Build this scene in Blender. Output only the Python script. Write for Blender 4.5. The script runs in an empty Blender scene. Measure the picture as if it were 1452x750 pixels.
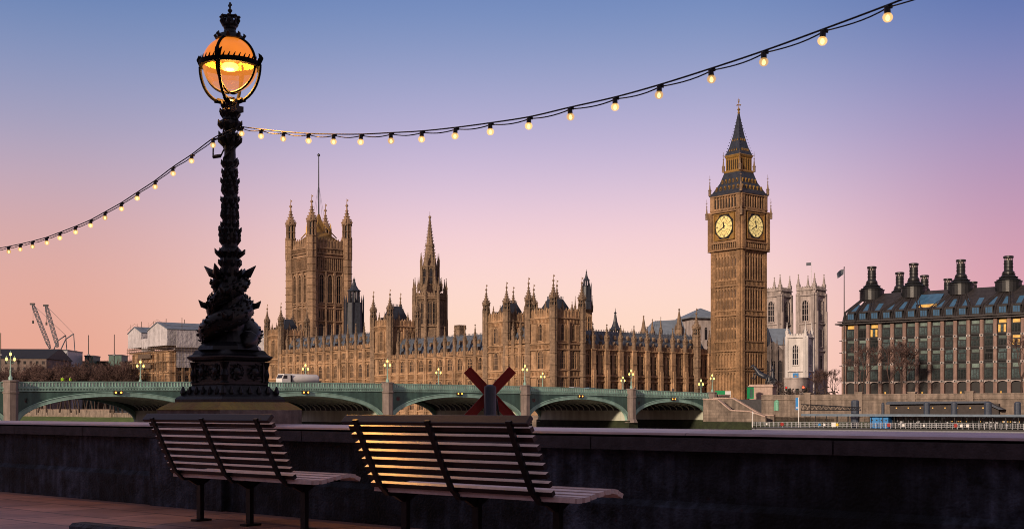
import bpy, math, random
from math import pi, sin, cos, radians as R, sqrt, atan2
from mathutils import Matrix, Vector

# ------------------------------------------------------------------ camera, sky, sun, exposure
S = bpy.context.scene
COL = S.collection
F = 1790.0          # focal length in photograph pixels
EYE = 1.0
HY = 579.0

cam_d = bpy.data.cameras.new("camera"); cam = bpy.data.objects.new("camera", cam_d); COL.objects.link(cam)
cam.location = (0, 0, EYE); cam.rotation_euler = (pi/2, 0, 0)
cam_d.sensor_width = 36; cam_d.sensor_fit = 'HORIZONTAL'; cam_d.lens = F/1452*36
cam_d.shift_y = (HY-375)/1452; cam_d.clip_start = .1; cam_d.clip_end = 20000
cam_d.dof.use_dof = True; cam_d.dof.focus_distance = 350; cam_d.dof.aperture_fstop = 11
S.camera = cam

world = bpy.data.worlds.new("World"); S.world = world; world.use_nodes = True
def srgb(r, g, b):
    f = lambda c: c/12.92 if c <= .04045 else ((c+.055)/1.055)**2.4
    return (f(r/255), f(g/255), f(b/255), 1)
def build_world():
    nt = world.node_tree; N = nt.nodes; L = nt.links
    bg = N['Background']
    tc = N.new('ShaderNodeTexCoord'); sp = N.new('ShaderNodeSeparateXYZ'); L.new(tc.outputs['Generated'], sp.inputs[0])
    def math_(op, a, b=None, clamp=False):
        n = N.new('ShaderNodeMath'); n.operation = op; n.use_clamp = clamp
        for i, v in enumerate((a, b)):
            if v is None: continue
            if isinstance(v, (int, float)): n.inputs[i].default_value = v
            else: L.new(v, n.inputs[i])
        return n.outputs[0]
    el = math_('MULTIPLY', sp.outputs['Z'], 2.0, True)        # 0..0.5 of sin(elevation) over the ramp
    def ramp(stops):
        r = N.new('ShaderNodeValToRGB'); L.new(el, r.inputs[0]); r.color_ramp.interpolation = 'B_SPLINE'
        e = r.color_ramp.elements
        while len(e) > 1: e.remove(e[0])
        e[0].position = stops[0][0]; e[0].color = srgb(*stops[0][1])
        for p, c in stops[1:]:
            x = e.new(p); x.color = srgb(*c)
        return r.outputs[0]
    # stops by height in the photograph: y -> 2*sin(el)
    y2 = lambda y: 2*sin(math.atan((HY-y)/F))
    zen = (1.0, (130, 122, 134)); hi = (.85, (122, 124, 158))
    cen = ramp([(0, (255, 212, 182)), (y2(500), (255, 216, 190)), (y2(420), (254, 219, 206)), (y2(340), (247, 209, 214)), (y2(270), (219, 195, 217)), (y2(200), (190, 179, 213)), (y2(120), (158, 164, 203)), (y2(40), (126, 147, 193)), (y2(-40), (104, 132, 187)), hi, zen])
    lef = ramp([(0, (236, 166, 140)), (y2(500), (232, 168, 147)), (y2(420), (228, 172, 158)), (y2(340), (215, 171, 171)), (y2(270), (194, 169, 186)), (y2(200), (168, 162, 190)), (y2(120), (140, 151, 190)), (y2(40), (114, 138, 184)), (y2(-40), (88, 120, 178)), hi, zen])
    rig = ramp([(0, (236, 172, 176)), (y2(500), (232, 168, 176)), (y2(420), (222, 162, 175)), (y2(340), (203, 156, 180)), (y2(270), (182, 150, 184)), (y2(200), (159, 145, 187)), (y2(120), (130, 136, 186)), (y2(40), (100, 121, 178)), (y2(-40), (84, 108, 170)), hi, zen])
    east = ramp([(0, (205, 150, 130)), (.2, (180, 145, 140)), (.6, (160, 140, 150)), zen])
    t = math_('DIVIDE', sp.outputs['X'], math_('MAXIMUM', math_('ABSOLUTE', sp.outputs['Y']), .05))
    fl = math_('MULTIPLY', math_('SUBTRACT', -.02, t), 1/.36, True)
    fr = math_('MULTIPLY', math_('SUBTRACT', t, .14), 1/.28, True)
    def smooth(v):
        return math_('MULTIPLY', math_('MULTIPLY', v, v), math_('SUBTRACT', 3, math_('MULTIPLY', v, 2)))
    def mix(f, a, b):
        m = N.new('ShaderNodeMix'); m.data_type = 'RGBA'; L.new(f, m.inputs[0]); L.new(a, m.inputs[6]); L.new(b, m.inputs[7]); return m.outputs[2]
    c = mix(smooth(fl), cen, lef); c = mix(smooth(fr), c, rig)
    back = math_('MULTIPLY', math_('SUBTRACT', .1, sp.outputs['Y']), 3.0, True)
    c = mix(back, c, east)
    L.new(c, bg.inputs[0]); bg.inputs[1].default_value = 1.0
build_world()

sun_d = bpy.data.lights.new("sun", 'SUN'); sun = bpy.data.objects.new("sun", sun_d); COL.objects.link(sun)
SUN_DIR = Vector((-.55, -.80, .27)).normalized()     # where the light comes from
sun.rotation_euler = SUN_DIR.to_track_quat('Z', 'Y').to_euler()
sun_d.energy = 4.0; sun_d.angle = R(4); sun_d.color = (1, .76, .56)

S.view_settings.view_transform = 'Standard'; S.view_settings.look = 'None'; S.view_settings.gamma = 1
S.view_settings.exposure = 0; S.view_settings.use_curve_mapping = False
S.render.engine = 'CYCLES'
S.cycles.filter_width = .95; S.cycles.use_denoising = True; S.cycles.max_bounces = 6; S.cycles.transparent_max_bounces = 12
S.cycles.sample_clamp_indirect = 4; S.cycles.caustics_reflective = False; S.cycles.caustics_refractive = False

# ------------------------------------------------------------------ helpers
def P(px, D): return (px-726)/F*D
def Z(py, D): return EYE+(HY-py)/F*D
def at(px, py, D): return Vector((P(px, D), D, Z(py, D)))

class MB:
    def __init__(s): s.v = []; s.f = []; s.m = []; s.M = None
    def pt(s, p):
        p = Vector(p)
        s.v.append(tuple(s.M @ p if s.M is not None else p)); return len(s.v)-1
    def face(s, idx, m=0): s.f.append(tuple(idx)); s.m.append(m)
    def box(s, x0, x1, y0, y1, z0, z1, m=0):
        a = [s.pt((x, y, z)) for z in (z0, z1) for y in (y0, y1) for x in (x0, x1)]
        for q in ((0,2,3,1), (4,5,7,6), (0,1,5,4), (2,6,7,3), (0,4,6,2), (1,3,7,5)): s.face([a[i] for i in q], m)
    def cbox(s, c, dx, dy, dz, m=0): s.box(c[0]-dx/2, c[0]+dx/2, c[1]-dy/2, c[1]+dy/2, c[2]-dz/2, c[2]+dz/2, m)
    def lathe(s, cx, cy, prof, n=8, rot=None, m=0, caps=True, sx=1, sy=1):
        rot = pi/n if rot is None else rot; rings = []
        for r, z in prof:
            rings.append([s.pt((cx+r*cos(rot+2*pi*k/n)*sx, cy+r*sin(rot+2*pi*k/n)*sy, z)) for k in range(n)])
        for a, b in zip(rings, rings[1:]):
            for k in range(n): s.face((a[k], a[(k+1) % n], b[(k+1) % n], b[k]), m)
        if caps:
            s.face(rings[0][::-1], m); s.face(rings[-1], m)
    def tube(s, pts, r, n=6, m=0):
        pts = [Vector(p) for p in pts]; rs = r if isinstance(r, (list, tuple)) else [r]*len(pts); rings = []; up = None
        for i, p in enumerate(pts):
            d = (pts[min(i+1, len(pts)-1)]-pts[max(i-1, 0)])
            if d.length < 1e-9: d = Vector((0, 0, 1))
            d.normalize()
            if up is None:
                up = Vector((0, 0, 1)) if abs(d.z) < .9 else Vector((1, 0, 0))
            u = d.cross(up)
            if u.length < 1e-6: u = d.orthogonal()
            u.normalize(); w = u.cross(d); up = w
            rings.append([s.pt(p+(u*cos(2*pi*k/n)+w*sin(2*pi*k/n))*rs[i]) for k in range(n)])
        for a, b in zip(rings, rings[1:]):
            for k in range(n): s.face((a[k], a[(k+1) % n], b[(k+1) % n], b[k]), m)
        s.face(rings[0][::-1], m); s.face(rings[-1], m)
    def bar(s, p, q, w, m=0): s.tube([p, q], w, 4, m)
    def prism(s, poly, y0, y1, m=0):          # polygon in x,z extruded along y
        a = [s.pt((x, y0, z)) for x, z in poly]; b = [s.pt((x, y1, z)) for x, z in poly]; n = len(poly)
        s.face(a, m); s.face(b[::-1], m)
        for k in range(n): s.face((a[k], b[k], b[(k+1) % n], a[(k+1) % n]), m)
    def prismx(s, poly, x0, x1, m=0):         # polygon in y,z extruded along x
        a = [s.pt((x0, y, z)) for y, z in poly]; b = [s.pt((x1, y, z)) for y, z in poly]; n = len(poly)
        s.face(a[::-1], m); s.face(b, m)
        for k in range(n): s.face((a[k], a[(k+1) % n], b[(k+1) % n], b[k]), m)
    def prismz(s, poly, z0, z1, m=0):
        a = [s.pt((x, y, z0)) for x, y in poly]; b = [s.pt((x, y, z1)) for x, y in poly]; n = len(poly)
        s.face(a[::-1], m); s.face(b, m)
        for k in range(n): s.face((a[k], a[(k+1) % n], b[(k+1) % n], b[k]), m)
    def mesh(s, name, mats, smooth=False):
        me = bpy.data.meshes.new(name); me.from_pydata(s.v, [], s.f)
        for x in (mats if isinstance(mats, (list, tuple)) else [mats]): me.materials.append(x)
        me.polygons.foreach_set('material_index', s.m)
        if smooth: me.polygons.foreach_set('use_smooth', [True]*len(s.f))
        me.update(); return me
    def build(s, name, mats, parent=None, smooth=False):
        return link(name, s.mesh(name, mats, smooth), parent)
def link(name, me, parent=None, loc=None, rotz=None, mat=None):
    o = bpy.data.objects.new(name, me); COL.objects.link(o)
    if parent is not None: o.parent = parent
    if mat is not None: o.matrix_local = mat
    if loc is not None: o.location = loc
    if rotz is not None: o.rotation_euler = (0, 0, rotz)
    return o
def thing(name, label, cat, loc=(0, 0, 0), rotz=0, group=None):
    o = bpy.data.objects.new(name, None); COL.objects.link(o); o.empty_display_size = .5
    o.location = loc; o.rotation_euler = (0, 0, rotz); tag(o, label, cat, group); return o
def tag(o, label, cat, group=None):
    o['label'] = label; o['category'] = cat
    if group: o['group'] = group
    return o
def struct(name, mb, m, kind='structure'):
    o = mb.build(name, m); o['kind'] = kind; return o
def kids(o): return [c for c in bpy.data.objects if c.parent == o]
def dup(root, loc, rotz=0, label=None, scale=None):
    r = root.copy(); COL.objects.link(r); r.location = loc; r.rotation_euler = (0, 0, rotz)
    if label: r['label'] = label
    if scale: r.scale = (scale,)*3
    for ch in kids(root):
        c = ch.copy(); COL.objects.link(c); c.parent = r
        for g in kids(ch):
            d = g.copy(); COL.objects.link(d); d.parent = c
    return r

MC = {}
def mat(name, col, rough=.8, var=.25, scale=.6, bump=0, bscale=None, metal=0, streak=0, spec=None, col2=None, coat=0, tex=1, patch=0, rnd=0):
    m = bpy.data.materials.new(name); m.use_nodes = True; nt = m.node_tree; N = nt.nodes; L = nt.links
    b = N['Principled BSDF']; b.inputs['Roughness'].default_value = rough; b.inputs['Metallic'].default_value = metal
    if spec is not None: b.inputs['Specular IOR Level'].default_value = spec
    if coat: b.inputs['Coat Weight'].default_value = coat; b.inputs['Coat Roughness'].default_value = .2
    tc = N.new('ShaderNodeTexCoord'); no = N.new('ShaderNodeTexNoise'); no.inputs['Scale'].default_value = scale; no.inputs['Detail'].default_value = 6
    no.inputs['Roughness'].default_value = .65
    L.new(tc.outputs['Object'], no.inputs['Vector'])
    rp = N.new('ShaderNodeMapRange'); rp.inputs[1].default_value = .32; rp.inputs[2].default_value = .68; L.new(no.outputs['Fac'], rp.inputs[0])
    mx = N.new('ShaderNodeMix'); mx.data_type = 'RGBA'; L.new(rp.outputs[0], mx.inputs[0])
    c2 = col2 or tuple(min(1, c*(1+var)) for c in col)
    mx.inputs[6].default_value = (*[c*(1-var) for c in col], 1); mx.inputs[7].default_value = (*c2, 1)
    out = mx.outputs[2]
    if streak:
        mp = N.new('ShaderNodeMapping'); mp.inputs['Scale'].default_value = (1.3, 1.3, .12); L.new(tc.outputs['Object'], mp.inputs[0])
        n2 = N.new('ShaderNodeTexNoise'); n2.inputs['Scale'].default_value = scale*1.6; n2.inputs['Detail'].default_value = 5; L.new(mp.outputs[0], n2.inputs['Vector'])
        r2 = N.new('ShaderNodeMapRange'); r2.inputs[1].default_value = .4; r2.inputs[2].default_value = .62; r2.inputs[3].default_value = 1-streak; r2.inputs[4].default_value = 1; L.new(n2.outputs['Fac'], r2.inputs[0])
        m2 = N.new('ShaderNodeMix'); m2.data_type = 'RGBA'; m2.blend_type = 'MULTIPLY'; m2.inputs[0].default_value = 1
        L.new(out, m2.inputs[6]); L.new(r2.outputs[0], m2.inputs[7]); out = m2.outputs[2]
    if patch:
        n4 = N.new('ShaderNodeTexNoise'); n4.inputs['Scale'].default_value = scale*.16; n4.inputs['Detail'].default_value = 3; L.new(tc.outputs['Object'], n4.inputs['Vector'])
        r4 = N.new('ShaderNodeMapRange'); r4.inputs[1].default_value = .38; r4.inputs[2].default_value = .62; r4.inputs[3].default_value = 1-patch; r4.inputs[4].default_value = 1+patch*.5; L.new(n4.outputs['Fac'], r4.inputs[0])
        m4 = N.new('ShaderNodeMix'); m4.data_type = 'RGBA'; m4.blend_type = 'MULTIPLY'; m4.inputs[0].default_value = 1
        L.new(out, m4.inputs[6]); L.new(r4.outputs[0], m4.inputs[7]); out = m4.outputs[2]
    if rnd:
        oi = N.new('ShaderNodeObjectInfo'); r5 = N.new('ShaderNodeMapRange'); r5.inputs[3].default_value = 1-rnd; r5.inputs[4].default_value = 1+rnd*3; L.new(oi.outputs['Random'], r5.inputs[0])
        m5 = N.new('ShaderNodeMix'); m5.data_type = 'RGBA'; m5.blend_type = 'MULTIPLY'; m5.inputs[0].default_value = 1
        L.new(out, m5.inputs[6]); L.new(r5.outputs[0], m5.inputs[7]); out = m5.outputs[2]
    L.new(out, b.inputs['Base Color'])
    if bump:
        n3 = N.new('ShaderNodeTexNoise'); n3.inputs['Scale'].default_value = bscale or scale*6; n3.inputs['Detail'].default_value = 5
        L.new(tc.outputs['Object'], n3.inputs['Vector'])
        bp = N.new('ShaderNodeBump'); bp.inputs['Strength'].default_value = bump; bp.inputs['Distance'].default_value = .02*tex
        L.new(n3.outputs['Fac'], bp.inputs['Height']); L.new(bp.outputs[0], b.inputs['Normal'])
    return m
def emis(name, col, k, var=0):
    m = bpy.data.materials.new(name); m.use_nodes = True; nt = m.node_tree; b = nt.nodes['Principled BSDF']
    b.inputs['Base Color'].default_value = (*[c*.5 for c in col], 1); b.inputs['Roughness'].default_value = .4
    b.inputs['Emission Color'].default_value = (*col, 1); b.inputs['Emission Strength'].default_value = k
    if var:
        tc = nt.nodes.new('ShaderNodeTexCoord'); no = nt.nodes.new('ShaderNodeTexNoise'); no.inputs['Scale'].default_value = .9; no.inputs['Detail'].default_value = 4
        nt.links.new(tc.outputs['Object'], no.inputs['Vector'])
        mr = nt.nodes.new('ShaderNodeMapRange'); mr.inputs[1].default_value = .35; mr.inputs[2].default_value = .65; mr.inputs[3].default_value = k*(1-var); mr.inputs[4].default_value = k*(1+var)
        nt.links.new(no.outputs['Fac'], mr.inputs[0]); nt.links.new(mr.outputs[0], b.inputs['Emission Strength'])
    return m

M = dict(
    stone=mat('limestone', (.40, .255, .15), .85, .32, 1.3, .6, 4, streak=.15, tex=8, patch=.35),
    stone_d=mat('weathered_limestone', (.24, .165, .11), .85, .4, 1.3, .6, 4, streak=.15, tex=8, patch=.3),
    bb=mat('tower_limestone', (.32, .195, .105), .85, .35, 1.3, .6, 4, streak=.15, tex=8, patch=.3),
    vt=mat('victoria_limestone', (.31, .20, .125), .85, .32, 1.2, .6, 4, streak=.12, tex=8, patch=.3),
    pale=mat('pale_portland_stone', (.42, .365, .35), .85, .22, .25, .4, 3, streak=.35, tex=6),
    slate=mat('slate_roof', (.10, .12, .16), .55, .35, .9, .4, 5, tex=4),
    lead=mat('dark_lead', (.026, .032, .046), .45, .4, .9, .3, 5, tex=3),
    iron_roof=mat('cast_iron_roof', (.085, .105, .14), .5, .4, 1.2, .3, 5, tex=3),
    gold=mat('gilding', (.34, .20, .055), .42, .35, 2, metal=.4),
    wglass=mat('dark_leaded_glass', (.012, .012, .015), .3, .5, 1.5, .4, 4, spec=.25, rnd=.5),
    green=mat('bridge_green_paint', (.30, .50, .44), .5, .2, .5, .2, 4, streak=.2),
    green_d=mat('bridge_dark_green_paint', (.07, .15, .13), .55, .2, .5, .2, 4, streak=.3),  # darker green, for the spandrels and the strip below the cornice
    rib=mat('bridge_rib_brightened', (.78, .84, .74), .6, .2, .5),  # rib colour lightened in place of the light missing under the arches
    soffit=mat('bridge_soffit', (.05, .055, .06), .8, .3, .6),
    granite=mat('pier_granite', (.24, .195, .18), .8, .2, .8, .3, 6, streak=.3),
    pierwall=mat('pier_side_wall', (.55, .58, .48), .8, .12, .3, streak=.25),
    algae=mat('algae_wall', (.018, .026, .010), .9, .6, .5, .6, 3, tex=8),
    wall_emb=mat('embankment_masonry', (.25, .20, .165), .85, .35, .5, .3, 4, streak=.35),
    asphalt=mat('asphalt', (.05, .05, .055), .85, .2, 2),
    soil=mat('ground_soil', (.07, .07, .05), .95, .3, .05),
    grass=mat('bank_grass', (.08, .13, .03), .95, .4, .3, .5, 2, tex=10),
    bronze=mat('dark_bronze', (.018, .020, .023), .42, .35, 1.2, .2, 5, metal=.3),
    bronze_roof=mat('bronze_roof', (.048, .043, .045), .45, .35, .7, .4, 5, metal=.35, tex=4),
    pink=mat('pink_sandstone', (.25, .165, .14), .8, .22, .7, .3, 4, streak=.25),
    pgl=mat('office_glass', (.022, .034, .036), .12, .7, 1.4, rnd=.7, spec=.35),
    pgl2=mat('pale_green_panel', (.08, .115, .105), .3, .4, 1, rnd=.35),
    lit=emis('lit_window', (1.0, .58, .14), .28, .85),
    white=mat('white_paint', (.70, .70, .70), .6, .1, 1),
    sheet=mat('scaffold_sheeting', (.52, .50, .53), .7, .18, .45, 1.0, .6, streak=.2, tex=20),
    cons=mat('dark_timber_boards', (.10, .07, .05), .8, .3, 1),
    iron=mat('black_cast_iron', (.005, .006, .009), .38, .4, 9, .5, 30, tex=.25, spec=.35),
    iron_rough=mat('weathered_black_iron', (.006, .007, .011), .42, .4, 9, .6, 24, tex=.4, spec=.35),
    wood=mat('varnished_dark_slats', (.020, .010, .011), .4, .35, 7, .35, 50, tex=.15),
    woodtop=mat('skylit_slats', (.74, .61, .62), .28, .2, 9, .4, 60, tex=.15, spec=.8),  # pale tone paints sky light onto the slat top edges and the seat
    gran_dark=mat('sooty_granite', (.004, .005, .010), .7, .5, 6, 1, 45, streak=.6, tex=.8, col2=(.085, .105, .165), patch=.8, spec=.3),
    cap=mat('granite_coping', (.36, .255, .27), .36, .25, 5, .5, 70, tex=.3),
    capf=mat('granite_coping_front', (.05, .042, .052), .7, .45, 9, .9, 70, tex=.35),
    moss=mat('mossy_stone', (.34, .21, .10), .85, .4, 4, .7, 20, col2=(.26, .24, .06), tex=1),
    bark=mat('bare_bark', (.055, .038, .033), .95, .4, .5),
    twig=mat('bare_twigs', (.085, .05, .045), .95, .4, .3),
    red=mat('red_paint', (.27, .009, .007), .5, .2, 4),
    navy=mat('blue_black_steel', (.04, .055, .085), .45, .3, 3, .2, 20),
    steel=mat('grey_steel', (.16, .17, .20), .5, .2, 2),
    steel_l=mat('pale_steel', (.38, .40, .44), .5, .15, 2),
    dark=mat('near_black', (.012, .012, .014), .6, .3, 3),
    blue=mat('blue_paint', (.02, .20, .52), .5, .15, 1),
    green_box=mat('green_plastic', (.01, .28, .10), .5, .15, 1),
    verdigris=mat('verdigris_copper', (.16, .42, .30), .6, .2, 2),
    lime=mat('hi_vis_yellow', (.42, .80, .02), .6, .05, 3),
    skin=mat('skin', (.45, .28, .2), .6, .05, 9),
    cloth=mat('dark_cloth', (.03, .03, .045), .9, .1, 9),
    brownw=mat('brown_dark_boards', (.035, .028, .028), .7, .3, 1),
    lampglow=emis('lamp_glow', (1.0, .62, .13), 3.5),
    bulb=emis('bulb_glow', (1.0, .70, .30), 5),
    orange=emis('signal_orange', (1.0, .30, .04), 5),
    redlamp=emis('red_signal', (1.0, .05, .02), 6),
    dial=emis('opal_dial', (1.0, .74, .27), .6, .15),
    cable=mat('black_cable', (.010, .014, .022), .5, .2, 9),
)
def water_mat():
    m = mat('river_water', (.15, .135, .11), .15, .2, .2)
    nt = m.node_tree; b = nt.nodes['Principled BSDF']; tc = nt.nodes.new('ShaderNodeTexCoord'); no = nt.nodes.new('ShaderNodeTexNoise')
    no.inputs['Scale'].default_value = .7; no.inputs['Detail'].default_value = 4; bp = nt.nodes.new('ShaderNodeBump'); bp.inputs['Strength'].default_value = .5; bp.inputs['Distance'].default_value = .3
    nt.links.new(tc.outputs['Object'], no.inputs['Vector']); nt.links.new(no.outputs['Fac'], bp.inputs['Height']); nt.links.new(bp.outputs[0], b.inputs['Normal']); return m
def paving_mat():
    m = mat('york_stone_paving', (.42, .225, .18), .5, .35, 1.3, .6, 40, tex=.3)
    nt = m.node_tree; N = nt.nodes; L = nt.links; b = N['Principled BSDF']
    tc = N.new('ShaderNodeTexCoord'); br = N.new('ShaderNodeTexBrick'); L.new(tc.outputs['Object'], br.inputs['Vector'])
    br.inputs['Scale'].default_value = 1; br.inputs['Brick Width'].default_value = .95; br.inputs['Row Height'].default_value = .62; br.inputs['Mortar Size'].default_value = .012
    br.inputs['Color1'].default_value = (1, 1, 1, 1); br.inputs['Color2'].default_value = (.62, .62, .66, 1); br.inputs['Mortar'].default_value = (.08, .08, .08, 1)
    old = b.inputs['Base Color'].links[0].from_socket
    mx = N.new('ShaderNodeMix'); mx.data_type = 'RGBA'; mx.blend_type = 'MULTIPLY'; mx.inputs[0].default_value = 1
    L.new(old, mx.inputs[6]); L.new(br.outputs['Color'], mx.inputs[7]); L.new(mx.outputs[2], b.inputs['Base Color']); return m
M['water'] = water_mat(); M['paving'] = paving_mat()
def masonry(base, name, w, h, k=.6):
    m = base.copy(); m.name = name; nt = m.node_tree; N = nt.nodes; L = nt.links; b = N['Principled BSDF']
    tc = N.new('ShaderNodeTexCoord'); mp = N.new('ShaderNodeMapping'); mp.inputs['Rotation'].default_value = (pi/2, 0, 0)
    L.new(tc.outputs['Object'], mp.inputs[0]); br = N.new('ShaderNodeTexBrick'); L.new(mp.outputs[0], br.inputs['Vector'])
    br.inputs['Scale'].default_value = 1; br.inputs['Brick Width'].default_value = w; br.inputs['Row Height'].default_value = h; br.inputs['Mortar Size'].default_value = h*.05
    br.inputs['Color1'].default_value = (1, 1, 1, 1); br.inputs['Color2'].default_value = (.8, .8, .8, 1); br.inputs['Mortar'].default_value = (k, k, k, 1)
    old = b.inputs['Base Color'].links[0].from_socket
    mx = N.new('ShaderNodeMix'); mx.data_type = 'RGBA'; mx.blend_type = 'MULTIPLY'; mx.inputs[0].default_value = 1
    L.new(old, mx.inputs[6]); L.new(br.outputs['Color'], mx.inputs[7]); L.new(mx.outputs[2], b.inputs['Base Color']); return m
M['emb'] = masonry(M['wall_emb'], 'coursed_embankment', 1.8, .75)

# directions on plan: A = along the palace away from us, B = along the bridge to the west
ANG = R(40); A = Vector((-sin(ANG), cos(ANG), 0)); B = Vector((cos(ANG), sin(ANG), 0))
C0 = Vector((12.1, 369.0, 0))
RIV = -R(50)     # local x to the right along the river front, local y into the building
WATER = -5.5; STREET = 3.4; GRD = -1.0

# ------------------------------------------------------------------ ground, river
def poly_sheet(name, pts, z, m, drop=0, dm=None):
    b = MB()
    top = [b.pt((x, y, z)) for x, y in pts]; b.face(top, 0)
    if drop:
        bot = [b.pt((x, y, z-drop)) for x, y in pts]; n = len(pts)
        for k in range(n): b.face((top[k], bot[k], bot[(k+1) % n], top[(k+1) % n]), 1 if dm else 0)
    return struct(name, b, [m, dm] if dm else m)
P0 = C0-B*9
bank = lambda s: P0+A*s
b_ = MB(); b_.face([b_.pt(p) for p in ((-6000, -2500, WATER), (6000, -2500, WATER), (6000, 9000, WATER), (-6000, 9000, WATER))])
struct('river', b_, M['water'])
WE = Vector((52.6, 334.0, 0))                       # west end of the bridge, near face
def ln(x, u): return Vector((52.6+.767*u, 334-.642*u, 0))   # embankment wall line right of the bridge
q = [bank(60), bank(300), bank(460), bank(1500)]
pts = [(WE.x+2, WE.y+3)]+[(p.x, p.y) for p in (WE+A*30, WE+A*32-B*0)]
pts = [(WE.x, WE.y), (WE.x+A.x*34, WE.y+A.y*34)]+[(p.x, p.y) for p in (bank(0), *q)]+[(-5500, 8500), (5500, 8500), (3000, -1500), (ln(0, 130).x, ln(0, 130).y)]
poly_sheet('ground', pts, GRD, M['soil'], 6, M['emb'])
pts = [(WE.x+.5, WE.y+.6)]+[(ln(0, u).x+.65, ln(0, u).y+.76) for u in (30, 80, 130)]+[(420, 330), (420, 560), (60, 560)]+[(C0.x+B.x*14+A.x*8, C0.y+B.y*14+A.y*8), (WE.x+A.x*32, WE.y+A.y*32)]
poly_sheet('street', pts, STREET, M['asphalt'], 4.3)
# grassy foreshore below the far bank
b_ = MB()
for s0 in range(60, 800, 20):
    n1, n2 = bank(s0), bank(s0+20); w1, w2 = 14+4*sin(s0*.07), 14+4*sin((s0+20)*.07)
    b_.face([b_.pt(v) for v in ((n1.x, n1.y, -3.0), (n1.x-B.x*w1, n1.y-B.y*w1, WATER-.1), (n2.x-B.x*w2, n2.y-B.y*w2, WATER-.1), (n2.x, n2.y, -3.0))])
struct('foreshore', b_, M['grass'], 'structure')
# near bank pavement
WR = -R(40.8); Wd = Vector((cos(WR), sin(WR), 0)); Nd = Vector((-sin(WR), cos(WR), 0)); W0 = Vector((-6.2, 15.3, 0))
b_ = MB(); b_.box(-60, 70, -70, .3, -6.5, 0)
o = struct('pavement', b_, M['paving']); o.location = W0; o.rotation_euler = (0, 0, WR)

# ------------------------------------------------------------------ embankment wall, foreground
M['ped'] = mat('grey_granite_block', (.17, .14, .13), .75, .35, 8, .6, 70, streak=.3, tex=.3)
def river_wall():
    t = thing('river_wall', 'long dark granite river wall with a pinkish coping behind the benches', 'wall', W0, WR)
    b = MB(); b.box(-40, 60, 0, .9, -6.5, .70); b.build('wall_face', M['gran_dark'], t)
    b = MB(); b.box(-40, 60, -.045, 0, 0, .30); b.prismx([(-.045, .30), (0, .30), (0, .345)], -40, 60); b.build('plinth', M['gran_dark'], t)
    b = MB()
    x = -40.0; k = 0
    while x < 60:
        w = 1.75+.25*sin(k*2.1); b.box(x+.006, x+w-.006, -.07, .95, .702, .795); x += w; k += 1
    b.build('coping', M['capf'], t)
    b = MB(); x = -39.5; k = 0
    while x < 60:
        w = 2.6+.3*sin(k*1.7); b.prismx([(-.05, .812), (.93, .812), (.93, .838), (.6, .845), (.1, .838), (-.03, .828)], x+.003, x+w-.003); x += w; k += 1
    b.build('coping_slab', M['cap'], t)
    b = MB(); b.box(3.33, 4.55, -.10, 0, 0, .69); b.build('pillar', M['gran_dark'], t)
    b = MB(); b.box(3.36, 4.43, -.03, 1.0, .80, .985); b.build('pedestal_block', M['ped'], t)
    b = MB(); b.lathe(3.89, .49, [(.75, .986), (.70, 1.02), (.60, 1.066)], 4); b.build('pedestal_top', M['moss'], t)
river_wall()
t = tag(MB().build('stone_kerb', M['gran_dark']), 'short dark stone kerb lying on the paving at the lower left', 'kerb')
kb = MB(); kb.prismx([(-.09, 0), (.09, 0), (.09, .045), (.06, .07), (-.06, .07), (-.09, .045)], 0, 1.3)
t.data = kb.mesh('stone_kerb', M['gran_dark']); t.location = (P(112, 10.35), 10.35, 0); t.rotation_euler = (0, 0, WR+R(2))

# ------------------------------------------------------------------ gothic building blocks
def win_mesh(w, h, lights=2, transom=1, arch=True, glass=None, stone=None, fr=.2, d=.26):
    """window in the plane y=0, outward is -y, bottom centre at origin: glass set between proud stone mullions"""
    b = MB(); ha = w*.62 if arch else 0
    def arcpts(hw, top, base, n=5):
        if not arch: return [(-hw, top), (hw, top)]
        L_ = []
        for i in range(n+1):
            a = i/n; L_.append((-hw+hw*(1-cos(a*pi/2))*1.0, base+(top-base)*sin(a*pi/2)))
        return L_+[(-x, z) for x, z in L_[-2::-1]]
    g = [(-w/2, 0)]+arcpts(w/2, h, h-ha)+[(w/2, 0)]
    if not arch: g = [(-w/2, 0), (-w/2, h), (w/2, h), (w/2, 0)]
    idx = [b.pt((x, -.03, z)) for x, z in g]; b.face(idx, 1)
    # surround
    og = []
    for x, z in g:
        s = 1 if x > 0 else -1
        og.append((x+s*fr*(1 if abs(x) > w*.2 else abs(x)/(w*.2)), z+(fr if z > h-ha-.01 and z > 0 else 0)))
    n = len(g)
    for i in range(n-1):
        a, c, e, f = g[i], g[i+1], og[i+1], og[i]
        q = [b.pt((p[0], -d, p[1])) for p in (a, c, e, f)]; q2 = [b.pt((p[0], 0, p[1])) for p in (a, c, e, f)]
        b.face(q, 0); b.face((q[0], q2[0], q2[1], q[1]), 0); b.face((q[3], q[2], q2[2], q2[3]), 0)
    b.box(-w/2-fr, w/2+fr, -d-.08, 0, -fr, 0, 0)
    mw = max(.12, w*.07)
    for i in range(1, lights):
        x = -w/2+w*i/lights; top = h-ha*.35*(abs(x)/(w/2)) if arch else h
        b.box(x-mw/2, x+mw/2, -d*.7, -.02, 0, top, 0)
    for i in range(1, transom+1):
        z = (h-ha*.5)*i/(transom+1); b.box(-w/2, w/2, -d*.6, -.02, z-mw/2, z+mw/2, 0)
    if arch: b.box(-w/2, w/2, -d*.6, -.02, h-ha-mw/2, h-ha+mw/2, 0)
    return b.mesh('window', [stone or M['stone'], glass or M['wglass']])

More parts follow.
